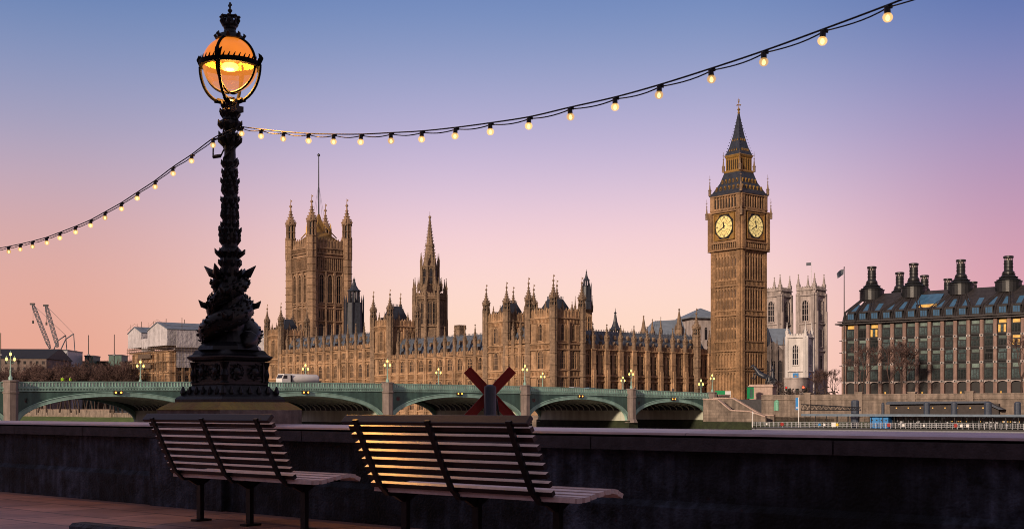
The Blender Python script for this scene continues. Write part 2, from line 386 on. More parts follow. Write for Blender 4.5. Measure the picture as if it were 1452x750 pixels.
def pin_mesh(w, h, shaft=.5, mat_=None):
    b = MB(); s = h*shaft
    b.lathe(0, 0, [(w*.5, 0), (w*.5, s), (w*.62, s+.02*h), (w*.62, s+.05*h), (w*.42, s+.06*h), (w*.28, s+.2*h), (w*.1, h*.9), (w*.07, h*.92), (w*.2, h*.935), (w*.2, h*.955), (.03, h*.97), (.03, h)], 8)
    for k in range(4):
        a = k*pi/2+pi/4
        for j in range(3):
            f = j/3; r = w*(.40-.28*f); z = s+.1*h+(h*.32)*f; b.cbox((cos(a)*r, sin(a)*r, z), w*.16, w*.16, w*.16)
        b.lathe(cos(a)*w*.5, sin(a)*w*.5, [(w*.1, s-.1*h), (w*.1, s+.06*h), (.01, s+.14*h)], 4)
    return b.mesh('pinnacle', mat_ or M['stone_d'])

def turret_mesh(r, z0, z1, ztip, mat_=None, lantern=.26, n=8):
    """octagonal stair turret: shaft z0..z1, open lantern, ogee cap with crockets and vane; z relative to the object"""
    b = MB(); H = ztip-z1; lh = H*lantern
    b.lathe(0, 0, [(r, z0), (r, z1)], n)
    zz = z1
    step = 3.4; z = z1
    while z > z0+1: b.lathe(0, 0, [(r*1.0, z-.35), (r*1.14, z-.2), (r*1.14, z), (r*1.0, z+.08)], n); z -= step
    for k in range(n):
        a = pi/n+2*pi*k/n; b.box(0, 0, 0, 0, 0, 0) if False else None
        b.lathe(cos(a)*r*1.0, sin(a)*r*1.0, [(r*.1, max(z0, z1-10)), (r*.1, z1), (r*.1, z1+.5), (.01, z1+1.2)], 4)
    # lantern: posts round a dark core
    b.lathe(0, 0, [(r*.62, z1), (r*.62, z1+lh)], n, m=1)
    for k in range(n):
        a = pi/n+2*pi*k/n; b.lathe(cos(a)*r*.8, sin(a)*r*.8, [(r*.15, z1), (r*.15, z1+lh)], 4)
    for f in (.0, .48, .96): b.lathe(0, 0, [(r*.95, z1+lh*f), (r*1.02, z1+lh*f+.15), (r*.95, z1+lh*f+.3)], n)
    zc = z1+lh; hc = H-lh
    b.lathe(0, 0, [(r*1.05, zc), (r*1.08, zc+.03*hc), (r*.92, zc+.05*hc), (r*.86, zc+.12*hc), (r*.62, zc+.22*hc), (r*.38, zc+.34*hc), (r*.24, zc+.48*hc), (r*.13, zc+.66*hc), (r*.12, zc+.68*hc), (r*.3, zc+.71*hc), (r*.3, zc+.75*hc), (r*.08, zc+.79*hc), (r*.05, zc+hc)], n)
    for k in range(4):
        a = k*pi/2+pi/4
        for j in range(5):
            f = j/5; rr = r*(.95*(1-f)**1.6+.12); b.cbox((cos(a)*rr, sin(a)*rr, zc+hc*(.08+.56*f)), r*.2, r*.2, r*.22)
        b.lathe(cos(a)*r*.95, sin(a)*r*.95, [(r*.13, zc-.06*hc), (r*.13, zc+.08*hc), (.01, zc+.2*hc)], 4)
    b.cbox((.28*r, 0, zc+hc*.93), .5*r, .05, .05*hc+.1)
    return b.mesh('turret', [mat_ or M['stone_d'], M['dark']])

def FACE(x, y, a): return Matrix.Translation((x, y, 0)) @ Matrix.Rotation(a, 4, 'Z')

class Block:
    """a piece of gothic building; collects wall geometry and places windows, pinnacles, turrets as parts"""
    def __init__(s, name, label, cat, loc, rotz, wall=None, group=None):
        s.t = thing(name, label, cat, loc, rotz, group); s.w = MB(); s.wall = wall or M['stone']; s.meshes = {}
    def put(s, name, me, u, z, Mf, y=0):
        link(name, me, s.t, mat=Mf @ Matrix.Translation((u, y, z)))
    def win(s, u, z, w, h, Mf, lights=2, transom=1, arch=True, y=0, **k):
        key = (round(w, 2), round(h, 2), lights, transom, arch)
        if key not in s.meshes: s.meshes[key] = win_mesh(w, h, lights, transom, arch, stone=s.wall, **k)
        s.put('window', s.meshes[key], u, z, Mf, y)
    def string(s, Mf, u0, u1, z, h=.35, d=.35, y=0):
        d *= 1.5
        s.w.M = Mf; s.w.box(u0-.0, u1+.0, y-d, y, z, z+h*.5); s.w.box(u0, u1, y-d*.6, y, z+h*.5, z+h); s.w.M = None
    def ribs(s, Mf, u0, u1, z0, z1, pitch=.75, d=.16, w=.16, y=0, rails=True):
        d *= 1.5
        n = max(1, round((u1-u0)/pitch)); s.w.M = Mf
        for i in range(n+1):
            u = u0+(u1-u0)*i/n; s.w.box(u-w/2, u+w/2, y-d, y, z0, z1)
        if rails:
            for z in (z0, z1): s.w.box(u0, u1, y-d*.9, y, z-.06, z+.06)
            for i in range(n):      # little cusped heads
                u = u0+(u1-u0)*(i+.5)/n; hw = (u1-u0)/n/2
                s.w.prism([(u-hw, z1), (u-hw, z1-hw*1.3), (u, z1-hw*.25), (u+hw, z1-hw*1.3), (u+hw, z1)], y-d*.7, y-.01)
        s.w.M = None
    def parapet(s, Mf, u0, u1, z, h=1.7, y=0, pitch=1.5, d=.3):
        s.w.M = Mf; s.w.box(u0, u1, y, y+.45, z, z+h*.6)
        n = max(2, round((u1-u0)/pitch))
        for i in range(n):
            a = u0+(u1-u0)*(i+.18)/n; c = u0+(u1-u0)*(i+.78)/n
            s.w.box(a, c, y, y+.45, z+h*.6, z+h); s.w.prism([(a, z+h), (c, z+h), ((a+c)/2, z+h*1.28)], y+.05, y+.4)
            s.w.box(a-.08, a+.08, y-.14, y, z, z+h*.95); s.w.box(c-.08, c+.08, y-.14, y, z, z+h*.95)
        s.w.M = None
    def done(s): return s.w.build('wall', s.wall, s.t)

def gable_roof(t, x0, x1, y0, y1, z0, z1, hip=0, m=None, dorm=0, name='roof', flat=.0):
    b = MB(); ym = (y0+y1)/2; f = flat/2
    a = [b.pt(p) for p in ((x0, y0, z0), (x1, y0, z0), (x1, y1, z0), (x0, y1, z0), (x0+hip, ym-f, z1), (x1-hip, ym-f, z1), (x1-hip, ym+f, z1), (x0+hip, ym+f, z1))]
    for q in ((0, 1, 5, 4), (1, 2, 6, 5), (2, 3, 7, 6), (3, 0, 4, 7), (4, 5, 6, 7), (3, 2, 1, 0)): b.face([a[i] for i in q], 0)
    # cast iron ribs up the slope and a crested ridge
    n = max(1, int((x1-x0)/1.4)); dy = (ym-f-y0)
    for i in range(n+1):
        x = x0+hip*.0+(x1-x0)*i/n; xt = min(max(x, x0+hip), x1-hip)
        b.tube([(x, y0, z0+.1), (xt, ym-f, z1+.06)], .07, 4)
    for i in range(int((x1-x0-2*hip)/.7)): b.cbox((x0+hip+.7*i, ym-f, z1+.25), .16, .12, .5)
    if dorm:
        for i in range(int((x1-x0)/dorm)):
            for row, fz in enumerate((.18, .55)):
                x = x0+dorm*(i+.5+.5*row)
                if x > x1-1: continue
                yy = y0+dy*fz; zz = z0+(z1-z0)*fz
                b.prism([(x-.42, zz), (x+.42, zz), (x+.42, zz+.6), (x, zz+1.35), (x-.42, zz+.6)], yy-.35, yy+1.0, 1)
    return b.build(name, [m or M['iron_roof'], M['stone_d']], t)

# ------------------------------------------------------------------ the palace: river front wings
def wing(name, label, s0, s1, nb, levels, corn, ridge, tip, floorz=-1.5, depth=16):
    """wing of the river front between distances s0 and s1 from the north-east corner"""
    o = C0+A*s1; L_ = s1-s0; K = Block(name, label, 'palace wing', (o.x, o.y, 0), RIV)
    I = Matrix.Identity(4)
    K.w.box(0, L_, 0, depth, floorz, corn)
    bw = L_/nb
    for kind, z0, z1 in levels:
        if kind == 'string': K.string(I, 0, L_, z0)
    pm = pin_mesh(1.15, tip-corn+1.0, .5)
    for i in range(nb+1):
        u = min(max(i*bw, .5), L_-.5)
        K.w.lathe(u, -.25, [(.72, floorz), (.72, corn)], 8); K.w.box(u-.3, u+.3, -1.05, 0, floorz, corn-3.0)
        for kind, z0, z1 in levels:
            if kind == 'string': K.w.lathe(u, -.25, [(.85, z0), (.85, z0+.3)], 8)
        K.put('pinnacle', pm, u, corn-.5, I, -.25)
        if i == nb: break
        c = (i+.5)*bw
        for kind, z0, z1 in levels:
            if kind == 'win': K.win(c, z0, bw*.40, z1-z0, I, 3, 1, True); 
            if kind == 'win':
                for sd in (-1, 1): K.ribs(I, c+sd*bw*.35-.25, c+sd*bw*.35+.25, z0, z1, .35, .2, .12)
            if kind == 'sq': K.win(c, z0, bw*.34, z1-z0, I, 3, 1, False); 
            if kind == 'sq':
                for sd in (-1, 1): K.ribs(I, c+sd*bw*.34-.4, c+sd*bw*.34+.4, z0, z1, .4, .2, .12)
            if kind == 'panel': K.ribs(I, i*bw+1.1, (i+1)*bw-1.1, z0, z1, .62, .18, .14)
    K.parapet(I, .6, L_-.6, corn+.3, 1.15, -.1, 1.2)
    K.done()
    gable_roof(K.t, 0, L_, 1.2, depth-1, corn+.4, ridge, 0, M['iron_roof'], 3.2, flat=6)
    return K
north_levels = [('string', 17.4, 0), ('win', 13.2, 16.9), ('string', 12.3, 0), ('panel', 10.9, 12.1), ('string', 10.3, 0), ('win', 5.6, 9.8), ('string', 4.9, 0), ('win', .6, 4.2), ('string', 0, 0)]
wing('palace_north_river_wing', 'lower slate roofed palace wing between the X-shaped marker and the middle pavilion', 31.3, 84, 10, north_levels, 17.6, 24.6, 27.3)
wing('palace_link_wing', 'narrow recessed palace range between the two turreted pavilions above the X-shaped marker', 11.1, 21.4, 3, north_levels+[('string', 19.4, 0), ('panel', 18.2, 19.2)], 20.2, 25.5, 27.6)
cen_levels = [('string', 21.7, 0), ('sq', 18.7, 20.9), ('string', 17.4, 0), ('win', 12.0, 16.6), ('string', 11.2, 0), ('panel', 9.6, 10.9), ('string', 9.0, 0), ('win', 4.6, 8.4), ('string', 3.9, 0), ('win', .2, 3.3)]
wing('palace_central_river_wing', 'taller long palace wing behind the white tanker truck, below the big square tower', 94.2, 158.5, 12, cen_levels, 22, 28.0, 31)

def pavilion(name, label, s0, s1, depth, corn, zpar, tiptur, nwl, nws, tall_rows, extra=None, roofz=34, turr=1.15, stray=None, skip=None):
    o = C0+A*s1; L_ = s1-s0; K = Block(name, label, 'palace tower', (o.x, o.y, 0), RIV)
    I = Matrix.Identity(4); NF = FACE(L_, 0, pi/2)
    K.w.box(0, L_, 0, depth, -1.5, corn)
    tm = turret_mesh(turr, -1.5, zpar+1.2, tiptur)
    for (x, y) in ((0, 0), (L_, 0), (L_, depth), (0, depth)):
        if skip and (x > 0, y > 0) in skip: continue
        K.put('turret', tm, x, 0, Matrix.Translation((0, y, 0)))
    for Mf, W, nw in ((I, L_, nwl), (NF, depth, nws)):
        m = 1.25
        for z in (corn-.2, 20.0, 18.2, 12.2, 10.2, 5.0): K.string(Mf, m, W-m, z, .4, .4)
        K.ribs(Mf, m, W-m, 18.6, 19.8, .6, .2, .14); K.ribs(Mf, m, W-m, 10.6, 12.0, .6, .2, .14)
        K.ribs(Mf, m, W-m, corn-1.5, corn-.3, .6, .2, .14)
        for i in range(nw):
            c = m+(W-2*m)*(i+.5)/nw; bw = (W-2*m)/nw; ww = min(2.3, bw*.44)
            K.win(c, 21.0 if corn > 26 else 20.6, ww*.8, corn-1.9-21.0, Mf, 3, 1, True)
            K.win(c, 12.8, ww, 5.2, Mf, 4 if nw == 1 else 3, 2, True)
            K.win(c, 5.6, ww, 4.4, Mf, 4 if nw == 1 else 3, 1, True)
            for sd in (-1, 1):
                e = ww*.5+.55
                for z0, z1 in ((20.6, corn-1.9), (12.8, 18.0), (5.6, 10.0)):
                    K.ribs(Mf, c+sd*e-.28, c+sd*e+.28, z0, z1, .28, .22, .12)
            if i: 
                K.w.M = Mf; u = m+(W-2*m)*i/nw; K.w.box(u-.35, u+.35, -.6, 0, -1.5, corn-1); K.w.M = None
        K.parapet(Mf, m, W-m, corn+.2, zpar-corn, -.12, 1.1)
        pm = pin_mesh(.8, 4.2, .45); 
        for i in range(1, 3): K.put('pinnacle', pm, W*i/3, corn+.8, Mf, .2)
    K.done()
    b = MB(); x0, x1, y0, y1 = 1.3, L_-1.3, 1.3, depth-1.3; xm, ym = L_/2, depth/2; k = .38
    a = [b.pt(p) for p in ((x0, y0, corn+.2), (x1, y0, corn+.2), (x1, y1, corn+.2), (x0, y1, corn+.2), (xm-(xm-x0)*k, ym-(ym-y0)*k, roofz), (xm+(x1-xm)*k, ym-(ym-y0)*k, roofz), (xm+(x1-xm)*k, ym+(y1-ym)*k, roofz), (xm-(xm-x0)*k, ym+(y1-ym)*k, roofz))]
    for q in ((0, 1, 5, 4), (1, 2, 6, 5), (2, 3, 7, 6), (3, 0, 4, 7), (4, 5, 6, 7)): b.face([a[i] for i in q])
    for i in range(7):
        b.cbox((xm-(xm-x0)*k+(x1-x0)*k*i/6, ym-(ym-y0)*k, roofz+.4), .15, .15, .8); b.cbox((xm+(x1-xm)*k, ym-(ym-y0)*k+(y1-y0)*k*i/6, roofz+.4), .15, .15, .8)
    for i in range(1, 4):
        b.prism([(x0+(x1-x0)*i/4-.5, corn+1), (x0+(x1-x0)*i/4+.5, corn+1), (x0+(x1-x0)*i/4, corn+3.2)], y0-.2, y0+1.2)
    b.build('roof', M['lead'], K.t)
    return K
pavilion('palace_corner_pavilion', 'turreted palace pavilion on the near corner, right of its lookalike', 0, 11.1, 11.4, 27.7, 29.8, 40.2, 1, 2, None, roofz=33.6)
pavilion('palace_inner_pavilion', 'turreted palace pavilion left of the near corner one, dark steep roof, above the X-shaped marker', 21.4, 31.3, 11, 27.7, 29.8, 39.6, 1, 2, None, roofz=33.6)
pavilion('palace_middle_pavilion', 'turreted square palace pavilion directly left of the slender spired tower', 84, 94.2, 11.5, 29.4, 31.2, 42.0, 1, 2, None, roofz=36.5)
pavilion('palace_far_pavilion', 'turreted square palace pavilion at the left end, below the big square tower', 158.5, 169.3, 11.5, 29.6, 31.4, 42.2, 1, 3, None, roofz=36)

# north range running from the corner pavilion to the clock tower
def north_range():
    o = C0+B*11.6; L_ = 57.5; K = Block('palace_north_range', 'long palace range with tall paired windows between the corner pavilion and the clock tower', 'palace wing', (o.x, o.y, 0), ANG)
    I = Matrix.Identity(4); corn = 18.7; K.w.box(0, L_, .6, 16, -1, corn)
    y0 = .6; K.w.M = None
    pm = pin_mesh(1.35, 8.3, .45); first = 4.4; bw = 5.85; us = [first+bw*i for i in range(10) if first+bw*i < L_]
    edges = [-1.4]+us
    for z in (corn-.1, 9.2, 10.6): K.string(I, 0, L_, z, .42, .45, y0)
    K.ribs(I, .3, L_-.3, corn-1.4, corn-.3, .7, .2, .14, y0)
    K.ribs(I, .3, L_-.3, 9.5, 10.5, .6, .2, .14, y0)
    for i, u in enumerate(us):
        K.w.box(u-.85, u+.85, y0-1.0, y0, -1, corn); K.w.box(u-.55, u+.55, y0-1.5, y0-1.0, -1, corn-6)
        for z in (corn-.1, 9.2, 10.6, 14.5): K.w.box(u-1.0, u+1.0, y0-1.2, y0, z, z+.35)
        K.put('pinnacle', pm, u, corn-.2, I, y0-.5)
    for i in range(len(us)+1):
        l = edges[i] if i < len(edges) else us[-1]
        c0 = (us[i-1] if i else -1.5)+.85; c1 = (us[i] if i < len(us) else L_+1)-.85
        for f in (.27, .73):
            c = c0+(c1-c0)*f
            if c < .7 or c > L_-.7: continue
            K.win(c, 11.2, 1.45, 6.0, I, 2, 2, True, y0); K.win(c, 3.4, 1.45, 5.4, I, 2, 2, True, y0)
        c = (c0+c1)/2
        if .5 < c < L_-.5:
            for z0, z1 in ((11.0, 17.2), (3.2, 9.0)): K.ribs(I, c-.4, c+.4, z0, z1, .4, .22, .14, y0)
    K.parapet(I, 0, L_, corn+.3, 1.2, y0-.1, 1.3)
    K.done()
    gable_roof(K.t, 0, L_, 2.0, 14, corn+.4, 24.8, 0, M['iron_roof'], 2.9, flat=5)
    tm = turret_mesh(1.3, 0, 24.5, 33.5); K.put('turret', tm, 50.8, 0, I, .2)
north_range()

# ------------------------------------------------------------------ clock tower
def clock_tower():
    D0 = 412.0; X0 = P(1047.5, D0); rot = R(-(90-41)+0)-R(12.9)*0
    # left face right-direction: world (cos a, sin a); left face recedes left
    a = -(R(41)+R(-10.2))       # turned so that the left dial is seen a little more squarely
    a = -R(51)                   # parallel to the river front
    t = thing('clock_tower', 'tall gothic clock tower with two lit dials and steep spired roof', 'clock tower', (X0, D0, 0), a)
    hw = 6.05; K = Block.__new__(Block); K.t = t; K.w = MB(); K.wall = M['bb']; K.meshes = {}
    faces = [FACE(-0, -hw, 0), FACE(hw, 0, pi/2), FACE(0, hw, pi), FACE(-hw, 0, -pi/2)]
    K.w.box(-hw, hw, -hw, hw, -1, 52)
    bands = [(13.0, 13.9), (19.3, 22.3), (30.7, 32.3), (40.2, 42.0)]
    for Mf in faces:
        for z0, z1 in bands:
            K.string(Mf, -hw, hw, z0, .5, .5); K.string(Mf, -hw, hw, z1, .45, .45)
            if z1-z0 > 1: K.ribs(Mf, -hw+1.6, hw-1.6, z0+.5, z1, .63, .3, .2)
        K.w.M = Mf
        for sd in (-1, 1):       # corner pilasters and the slim shafts between slit windows
            K.w.box(sd*(hw-.62)-.75, sd*(hw-.62)+.75, -.55, 0, -1, 52)
            for q in (-.45, 0, .45): K.w.box(sd*(hw-.62)+q-.09, sd*(hw-.62)+q+.09, -.68, -.5, -1, 52)
        K.w.M = None
        for i in range(8):
            u = -hw+1.55+(2*hw-3.1)*i/7; K.w.M = Mf; K.w.box(u-.2, u+.2, -.42, 0, -1, 51.5); K.w.M = None
        K.w.M = Mf
        levels = [(2, 12.8), (14.2, 19), (23, 30.4), (32.9, 39.8), (42.7, 50.2)]
        for z0, z1 in levels:
            for i in range(7):
                u = -hw+1.55+(2*hw-3.1)*(i+.5)/7
                K.w.prism([(u-.4, z1), (u-.4, z1-.9), (u, z1-.25), (u+.4, z1-.9), (u+.4, z1)], -.35, -.01)
                K.w.box(u-.4, u+.4, -.16, 0, (z0+z1)/2-.3, (z0+z1)/2+.3)
        K.w.M = None
    sl = win_mesh(.38, 3.0, 1, 0, True, stone=M['bb'], fr=.07, d=.14)
    for Mf in faces[:2]:
        for z0, z1 in ((23.2, 30), (33, 39.5), (42.9, 50)):
            for i in range(7):
                u = -hw+1.55+(2*hw-3.1)*(i+.5)/7
                K.put('window', sl, u, z0+.1, Mf); K.put('window', sl, u, z0+3.6, Mf)
    # corbelled arcade under the clock stage
    hc = 6.75
    K.w.lathe(0, 0, [(hw*1.414, 50.6), ((hw+.5)*1.414, 51.8), (hc*1.414, 52.2), (hc*1.414, 64.6), (6.2*1.414, 65.2), (6.2*1.414, 70.0)], 4, pi/4)
    for Mf0 in range(4):
        Mf = Matrix.Rotation(Mf0*pi/2, 4, 'Z') @ Matrix.Translation((0, -hc, 0))
        for z in (51.9, 54.2, 64.2): K.string(Mf, -hc, hc, z, .5, .5)
        Mb = Matrix.Rotation(Mf0*pi/2, 4, 'Z') @ Matrix.Translation((0, -6.2, 0))
        for z in (65.2, 69.5): K.string(Mb, -6.2, 6.2, z, .5, .5)
        K.w.M = Mf
        for i in range(13):
            u = -hc+1.3+(2*hc-2.6)*i/12; K.w.box(u-.16, u+.16, -.5, 0, 52.6, 54.7)
        for i in range(9):       # belfry piers
            K.w.M = Mb; u = -6.2+1.4+(2*6.2-2.8)*i/8; K.w.box(u-.22, u+.22, -.5, 0, 65.4, 69.6); K.w.M = Mf
        for sd in (-1, 1):
            K.w.box(sd*(hc-.75)-.8, sd*(hc-.75)+.8, -.62, 0, 52.4, 64.4); K.w.M = Mb; K.w.box(sd*5.5-.75, sd*5.5+.75, -.6, 0, 65, 70); K.w.M = Mf
            for q in (-.45, .0, .45): K.w.box(sd*(hc-.75)+q-.1, sd*(hc-.75)+q+.1, -.78, -.6, 52.6, 64.3)
        K.w.M = None
        K.ribs(Mf, -4.4, 4.4, 64.3, 65.1, .6, .3, .18)
    K.w.build('wall', M['bb'], t)
    b = MB()
    for k in range(4):
        b.M = Matrix.Rotation(k*pi/2, 4, 'Z') @ Matrix.Translation((0, -hc, 0))
        for i in range(8):
            u = -4.8+9.6*(i+.5)/8; b.box(u-.38, u+.38, hc-6.2-.05, hc-6.2, 65.8, 68.8)
        for i in range(12):
            u = -hc+1.3+(2*hc-2.6)*(i+.5)/12; b.box(u-.3, u+.3, -.05, 0, 52.9, 54.4)
    b.M = None; b.build('belfry_openings', M['dark'], t)
    # dials
    for k in range(2):
        Mf = Matrix.Rotation(k*pi/2, 4, 'Z') @ Matrix.Translation((0, -hc, 59.6)) @ Matrix.Diagonal((.90, 1, .90, 1))
        b = MB(); b.M = None
        n = 48; c = b.pt((0, -.35, 0)); ring = [b.pt((3.95*cos(2*pi*i/n), -.35, 3.95*sin(2*pi*i/n))) for i in range(n)]
        for i in range(n): b.face((c, ring[(i+1) % n], ring[i]))
        d = link('clock_dial', b.mesh('clock_dial', M['dial']), t, mat=Mf)
        b = MB()
        for r0, r1, y in ((3.92, 4.15, -.55), (2.95, 3.03, -.42), (1.45, 1.52, -.42), (3.72, 3.78, -.42)):
            for i in range(n):
                a0, a1 = 2*pi*i/n, 2*pi*(i+1)/n
                q = [b.pt((r*cos(a), y, r*sin(a))) for r, a in ((r0, a0), (r1, a0), (r1, a1), (r0, a1))]; b.face(q)
        for i in range(12):
            a = 2*pi*i/12
            b.M = Matrix.Rotation(a, 4, 'Y'); b.box(-.05, .05, -.43, -.36, 1.5, 2.95)
            if i % 3 == 0: b.box(-.26, -.14, -.43, -.36, 3.08, 3.68); b.box(.14, .26, -.43, -.36, 3.08, 3.68)
            b.box(-.06, .06, -.43, -.36, 3.08, 3.68); b.M = Matrix.Rotation(a+pi/12, 4, 'Y'); b.box(-.025, .025, -.41, -.36, 1.5, 2.95)
        b.M = None; link('numeral_ring', b.mesh('numeral_ring', M['dark']), d)
        b = MB()
        for ang, ln_, w in ((240, 3.6, .13), (350, 2.2, .2)):
            b.M = Matrix.Rotation(R(ang), 4, 'Y')
            b.prism([(-w, -.7), (w, -.7), (w*1.1, ln_*.6), (0, ln_), (-w*1.1, ln_*.6)], -.62, -.5)
        b.M = None; b.lathe(0, 0, [(.01, 0)], 3) if False else None
        link('clock_hands', b.mesh('clock_hands', M['dark']), d)
        b = MB()       # gilded square frame with corner spandrels
        for s in (-1, 1):
            b.box(s*4.6-.2, s*4.6+.2, -.6, 0, -4.75, 4.75); b.box(-4.65, 4.65, -.6, 0, s*4.6-.18, s*4.6+.18)
            for s2 in (-1, 1):
                b.prism([(s*4.4, s2*4.4), (s*2.1, s2*4.4), (s*3.1, s2*3.1), (s*4.4, s2*2.1)] if s*s2 > 0 else [(s*4.4, s2*4.4), (s*4.4, s2*2.1), (s*3.1, s2*3.1), (s*2.1, s2*4.4)], -.3, -.02)
                b.lathe(0, 0, [(0, 0)], 3) if False else None
        link('dial_surround', b.mesh('dial_surround', M['gold']), t, mat=Mf)
        b = MB(); b.box(-4.5, 4.5, -.2, 0, -4.5, 4.5); link('dial_backing', b.mesh('dial_backing', M['bronze']), t, mat=Mf)
    # lower roof, lantern stage, upper roof
    b = MB(); b.lathe(0, 0, [(6.8*1.414, 70.05), (6.8*1.414, 70.7), (6.1*1.414, 71.0), (4.3*1.414, 74.4), (3.35*1.414, 77.6)], 4, pi/4)
    for k in range(4):
        b.M = Matrix.Rotation(k*pi/2, 4, 'Z')
        for row, (z, n, w) in enumerate(((71.6, 6, 4.5), (74.0, 5, 3.1))):
            yy = -(6.1-(z-71.0)*.53)
            for i in range(n):
                u = -w+2*w*i/(n-1); b.prism([(u-.3, z), (u+.3, z), (u+.3, z+.8), (u, z+1.4), (u-.3, z+.8)], yy-.12, yy+1.2, 1)
                b.box(u-.2, u+.2, yy-.15, yy, z+.08, z+.85, 2)
    b.M = None; b.build('lower_roof', [M['lead'], M['gold'], M['dark']], t)
    b = MB(); b.lathe(0, 0, [(3.3*1.414, 77.5), (3.45*1.414, 77.8), (3.45*1.414, 78.3), (2.8*1.414, 78.35), (2.8*1.414, 82.2), (3.1*1.414, 82.6), (3.3*1.414, 83.2), (3.2*1.414, 83.4)], 4, pi/4)
    for k in range(4):
        b.M = Matrix.Rotation(k*pi/2, 4, 'Z')
        for i in range(7):
            u = -2.6+5.2*i/6; b.box(u-.16, u+.16, -3.1, -2.8, 78.3, 82.3)
            if i < 6: b.box(u+.2, u+.67, -2.84, -2.8, 78.6, 81.8, 1)
    b.M = None; b.build('lantern_stage', [M['gold'], M['dark']], t)
    b = MB(); b.lathe(0, 0, [(3.1*1.414, 83.4), (2.15*1.414, 86.2), (1.25*1.414, 90.2), (.6*1.414, 94.4), (.22*1.414, 97.2)], 4, pi/4)
    for k in range(4):
        b.M = Matrix.Rotation(k*pi/2, 4, 'Z')
        for z, yy, n in ((84.6, 2.7, 4), (88.0, 1.75, 3)):
            for i in range(n):
                u = (i-(n-1)/2)*.95; b.prism([(u-.2, z), (u+.2, z), (u, z+.8)], -yy-.12, -yy+.6, 1)
    for k in range(4):
        a_ = pi/4+k*pi/2
        for j in range(14):
            f = j/14; rr = 4.1*(1-f)**1.12+.2; b.cbox((cos(a_)*rr, sin(a_)*rr, 83.9+13*f), .2, .2, .22)
    b.M = None; b.build('spire', [M['lead'], M['gold']], t)
    b = MB(); b.lathe(0, 0, [(.3, 97.0), (.45, 97.4), (.2, 97.9), (.55, 98.4), (.2, 98.9), (.1, 99.3), (.1, 100.6), (.3, 100.9), (.08, 101.3), (.05, 102.2)], 8)
    for z, r in ((99.9, .95), (101.5, .4)): b.box(-r, r, -.08, .08, z-.09, z+.09); b.box(-.08, .08, -r, r, z-.09, z+.09)
    b.build('finial', M['gold'], t)
    pm = MB(); pm.lathe(0, 0, [(.5, 0), (.5, 1.6), (.62, 1.7), (.3, 2.2), (.12, 4.0), (.25, 4.2), (.08, 4.5), (.05, 6.6)], 8); pm.box(-.4, .4, -.05, .05, 5.3, 5.45); me = pm.mesh('pinnacle', M['stone_d'])
    for sx in (-1, 1):
        for sy in (-1, 1):
            link('pinnacle', me, t, loc=(sx*(hc+.55), sy*(hc+.55), 62.6)); o = link('pinnacle', me, t, loc=(sx*6.6, sy*6.6, 70.4)); 
            o = link('pinnacle', me, t, loc=(sx*3.5, sy*3.5, 78.0))
clock_tower()

# ------------------------------------------------------------------ big square tower
def square_tower():
    near = Vector((P(442, 611), 611, 0)); Ls = 20.0; hT = 8.5
    o = near+A*Ls     # left corner of river face -> local x to the right
    K = Block('square_tower', 'massive square gothic tower with four corner turrets and a flagpole', 'tower', (o.x, o.y, 0), RIV, M['vt'])
    I = Matrix.Identity(4); NF = FACE(Ls, 0, pi/2); K.w.box(0, Ls, 0, Ls, -1, 79)
    for Mf in (I, NF, FACE(Ls, Ls, pi), FACE(0, Ls, -pi/2)):
        m = 2.4; W = Ls
        for z in (34, 43.2, 49.6, 51.2, 67.6, 74.6, 76.2, 78.8): K.string(Mf, m, W-m, z, .6, .6)
        K.ribs(Mf, m, W-m, 43.9, 49.4, 1.05, .35, .25); K.ribs(Mf, m, W-m, 68.4, 74.4, 1.05, .35, .25)
        K.ribs(Mf, m, W-m, 76.8, 78.6, .8, .3, .2); K.ribs(Mf, m, W-m, 20, 33.8, 1.2, .3, .25)
        K.w.M = Mf
        for i in range(4):
            u = m+.2+(W-2*m-.4)*i/3; K.w.box(u-.45, u+.45, -.9, 0, 34, 67.5)
        K.w.M = None
        K.parapet(Mf, m, W-m, 79.2, 3.8, -.2, 1.7)
    for Mf in (I, NF):
        m = 2.4; W = Ls
        for i in range(3):
            c = m+.2+(W-2*m-.4)*(i+.5)/3
            K.win(c, 52.6, 2.5, 13.4, Mf, 2, 2, True, d=.8, fr=.45); K.win(c, 34.6, 2.6, 7.6, Mf, 2, 0, True)
            for q in (-1.3, 1.3): K.win(c+q*.9, 45.0, 1.1, 3.4, Mf, 1, 0, False); 
        for i in range(7):
            c = m+(W-2*m)*(i+.5)/7; K.win(c, 69.6, .95, 3.6, Mf, 1, 0, False)
    K.done()
    tm = turret_mesh(2.45, -1, 84.5, 104.5, M['vt'], .36)
    for x, y in ((0, 0), (Ls, 0), (Ls, Ls), (0, Ls)): K.put('turret', tm, x, 0, Matrix.Translation((0, y, 0)))
    b = MB(); b.lathe(Ls/2, Ls/2, [(11, 79), (9.5, 84), (3.2, 88.5), (2.6, 91), (1.2, 95), (.6, 97)], 4, pi/4)
    for k in range(4):
        a = k*pi/2+pi/4
        b.tube([(Ls/2+cos(a)*9, Ls/2+sin(a)*9, 85), (Ls/2+cos(a)*1.5, Ls/2+sin(a)*1.5, 93)], .3, 6); b.lathe(Ls/2+cos(a)*6, Ls/2+sin(a)*6, [(.6, 84), (.6, 89), (.05, 92.5)], 6)
    b.build('roof', M['gold'], K.t)
    b = MB(); b.tube([(Ls/2, Ls/2, 90), (Ls/2, Ls/2, 126)], [.42, .22], 8); b.lathe(Ls/2, Ls/2, [(.2, 125.5), (.7, 126), (.7, 126.6), (.1, 127.2)], 8)
    for k in range(4):
        a = k*pi/2; b.tube([(Ls/2+cos(a)*5, Ls/2+sin(a)*5, 86), (Ls/2, Ls/2, 112)], .05, 3)
    b.build('flagpole', M['lead'], K.t)
square_tower()

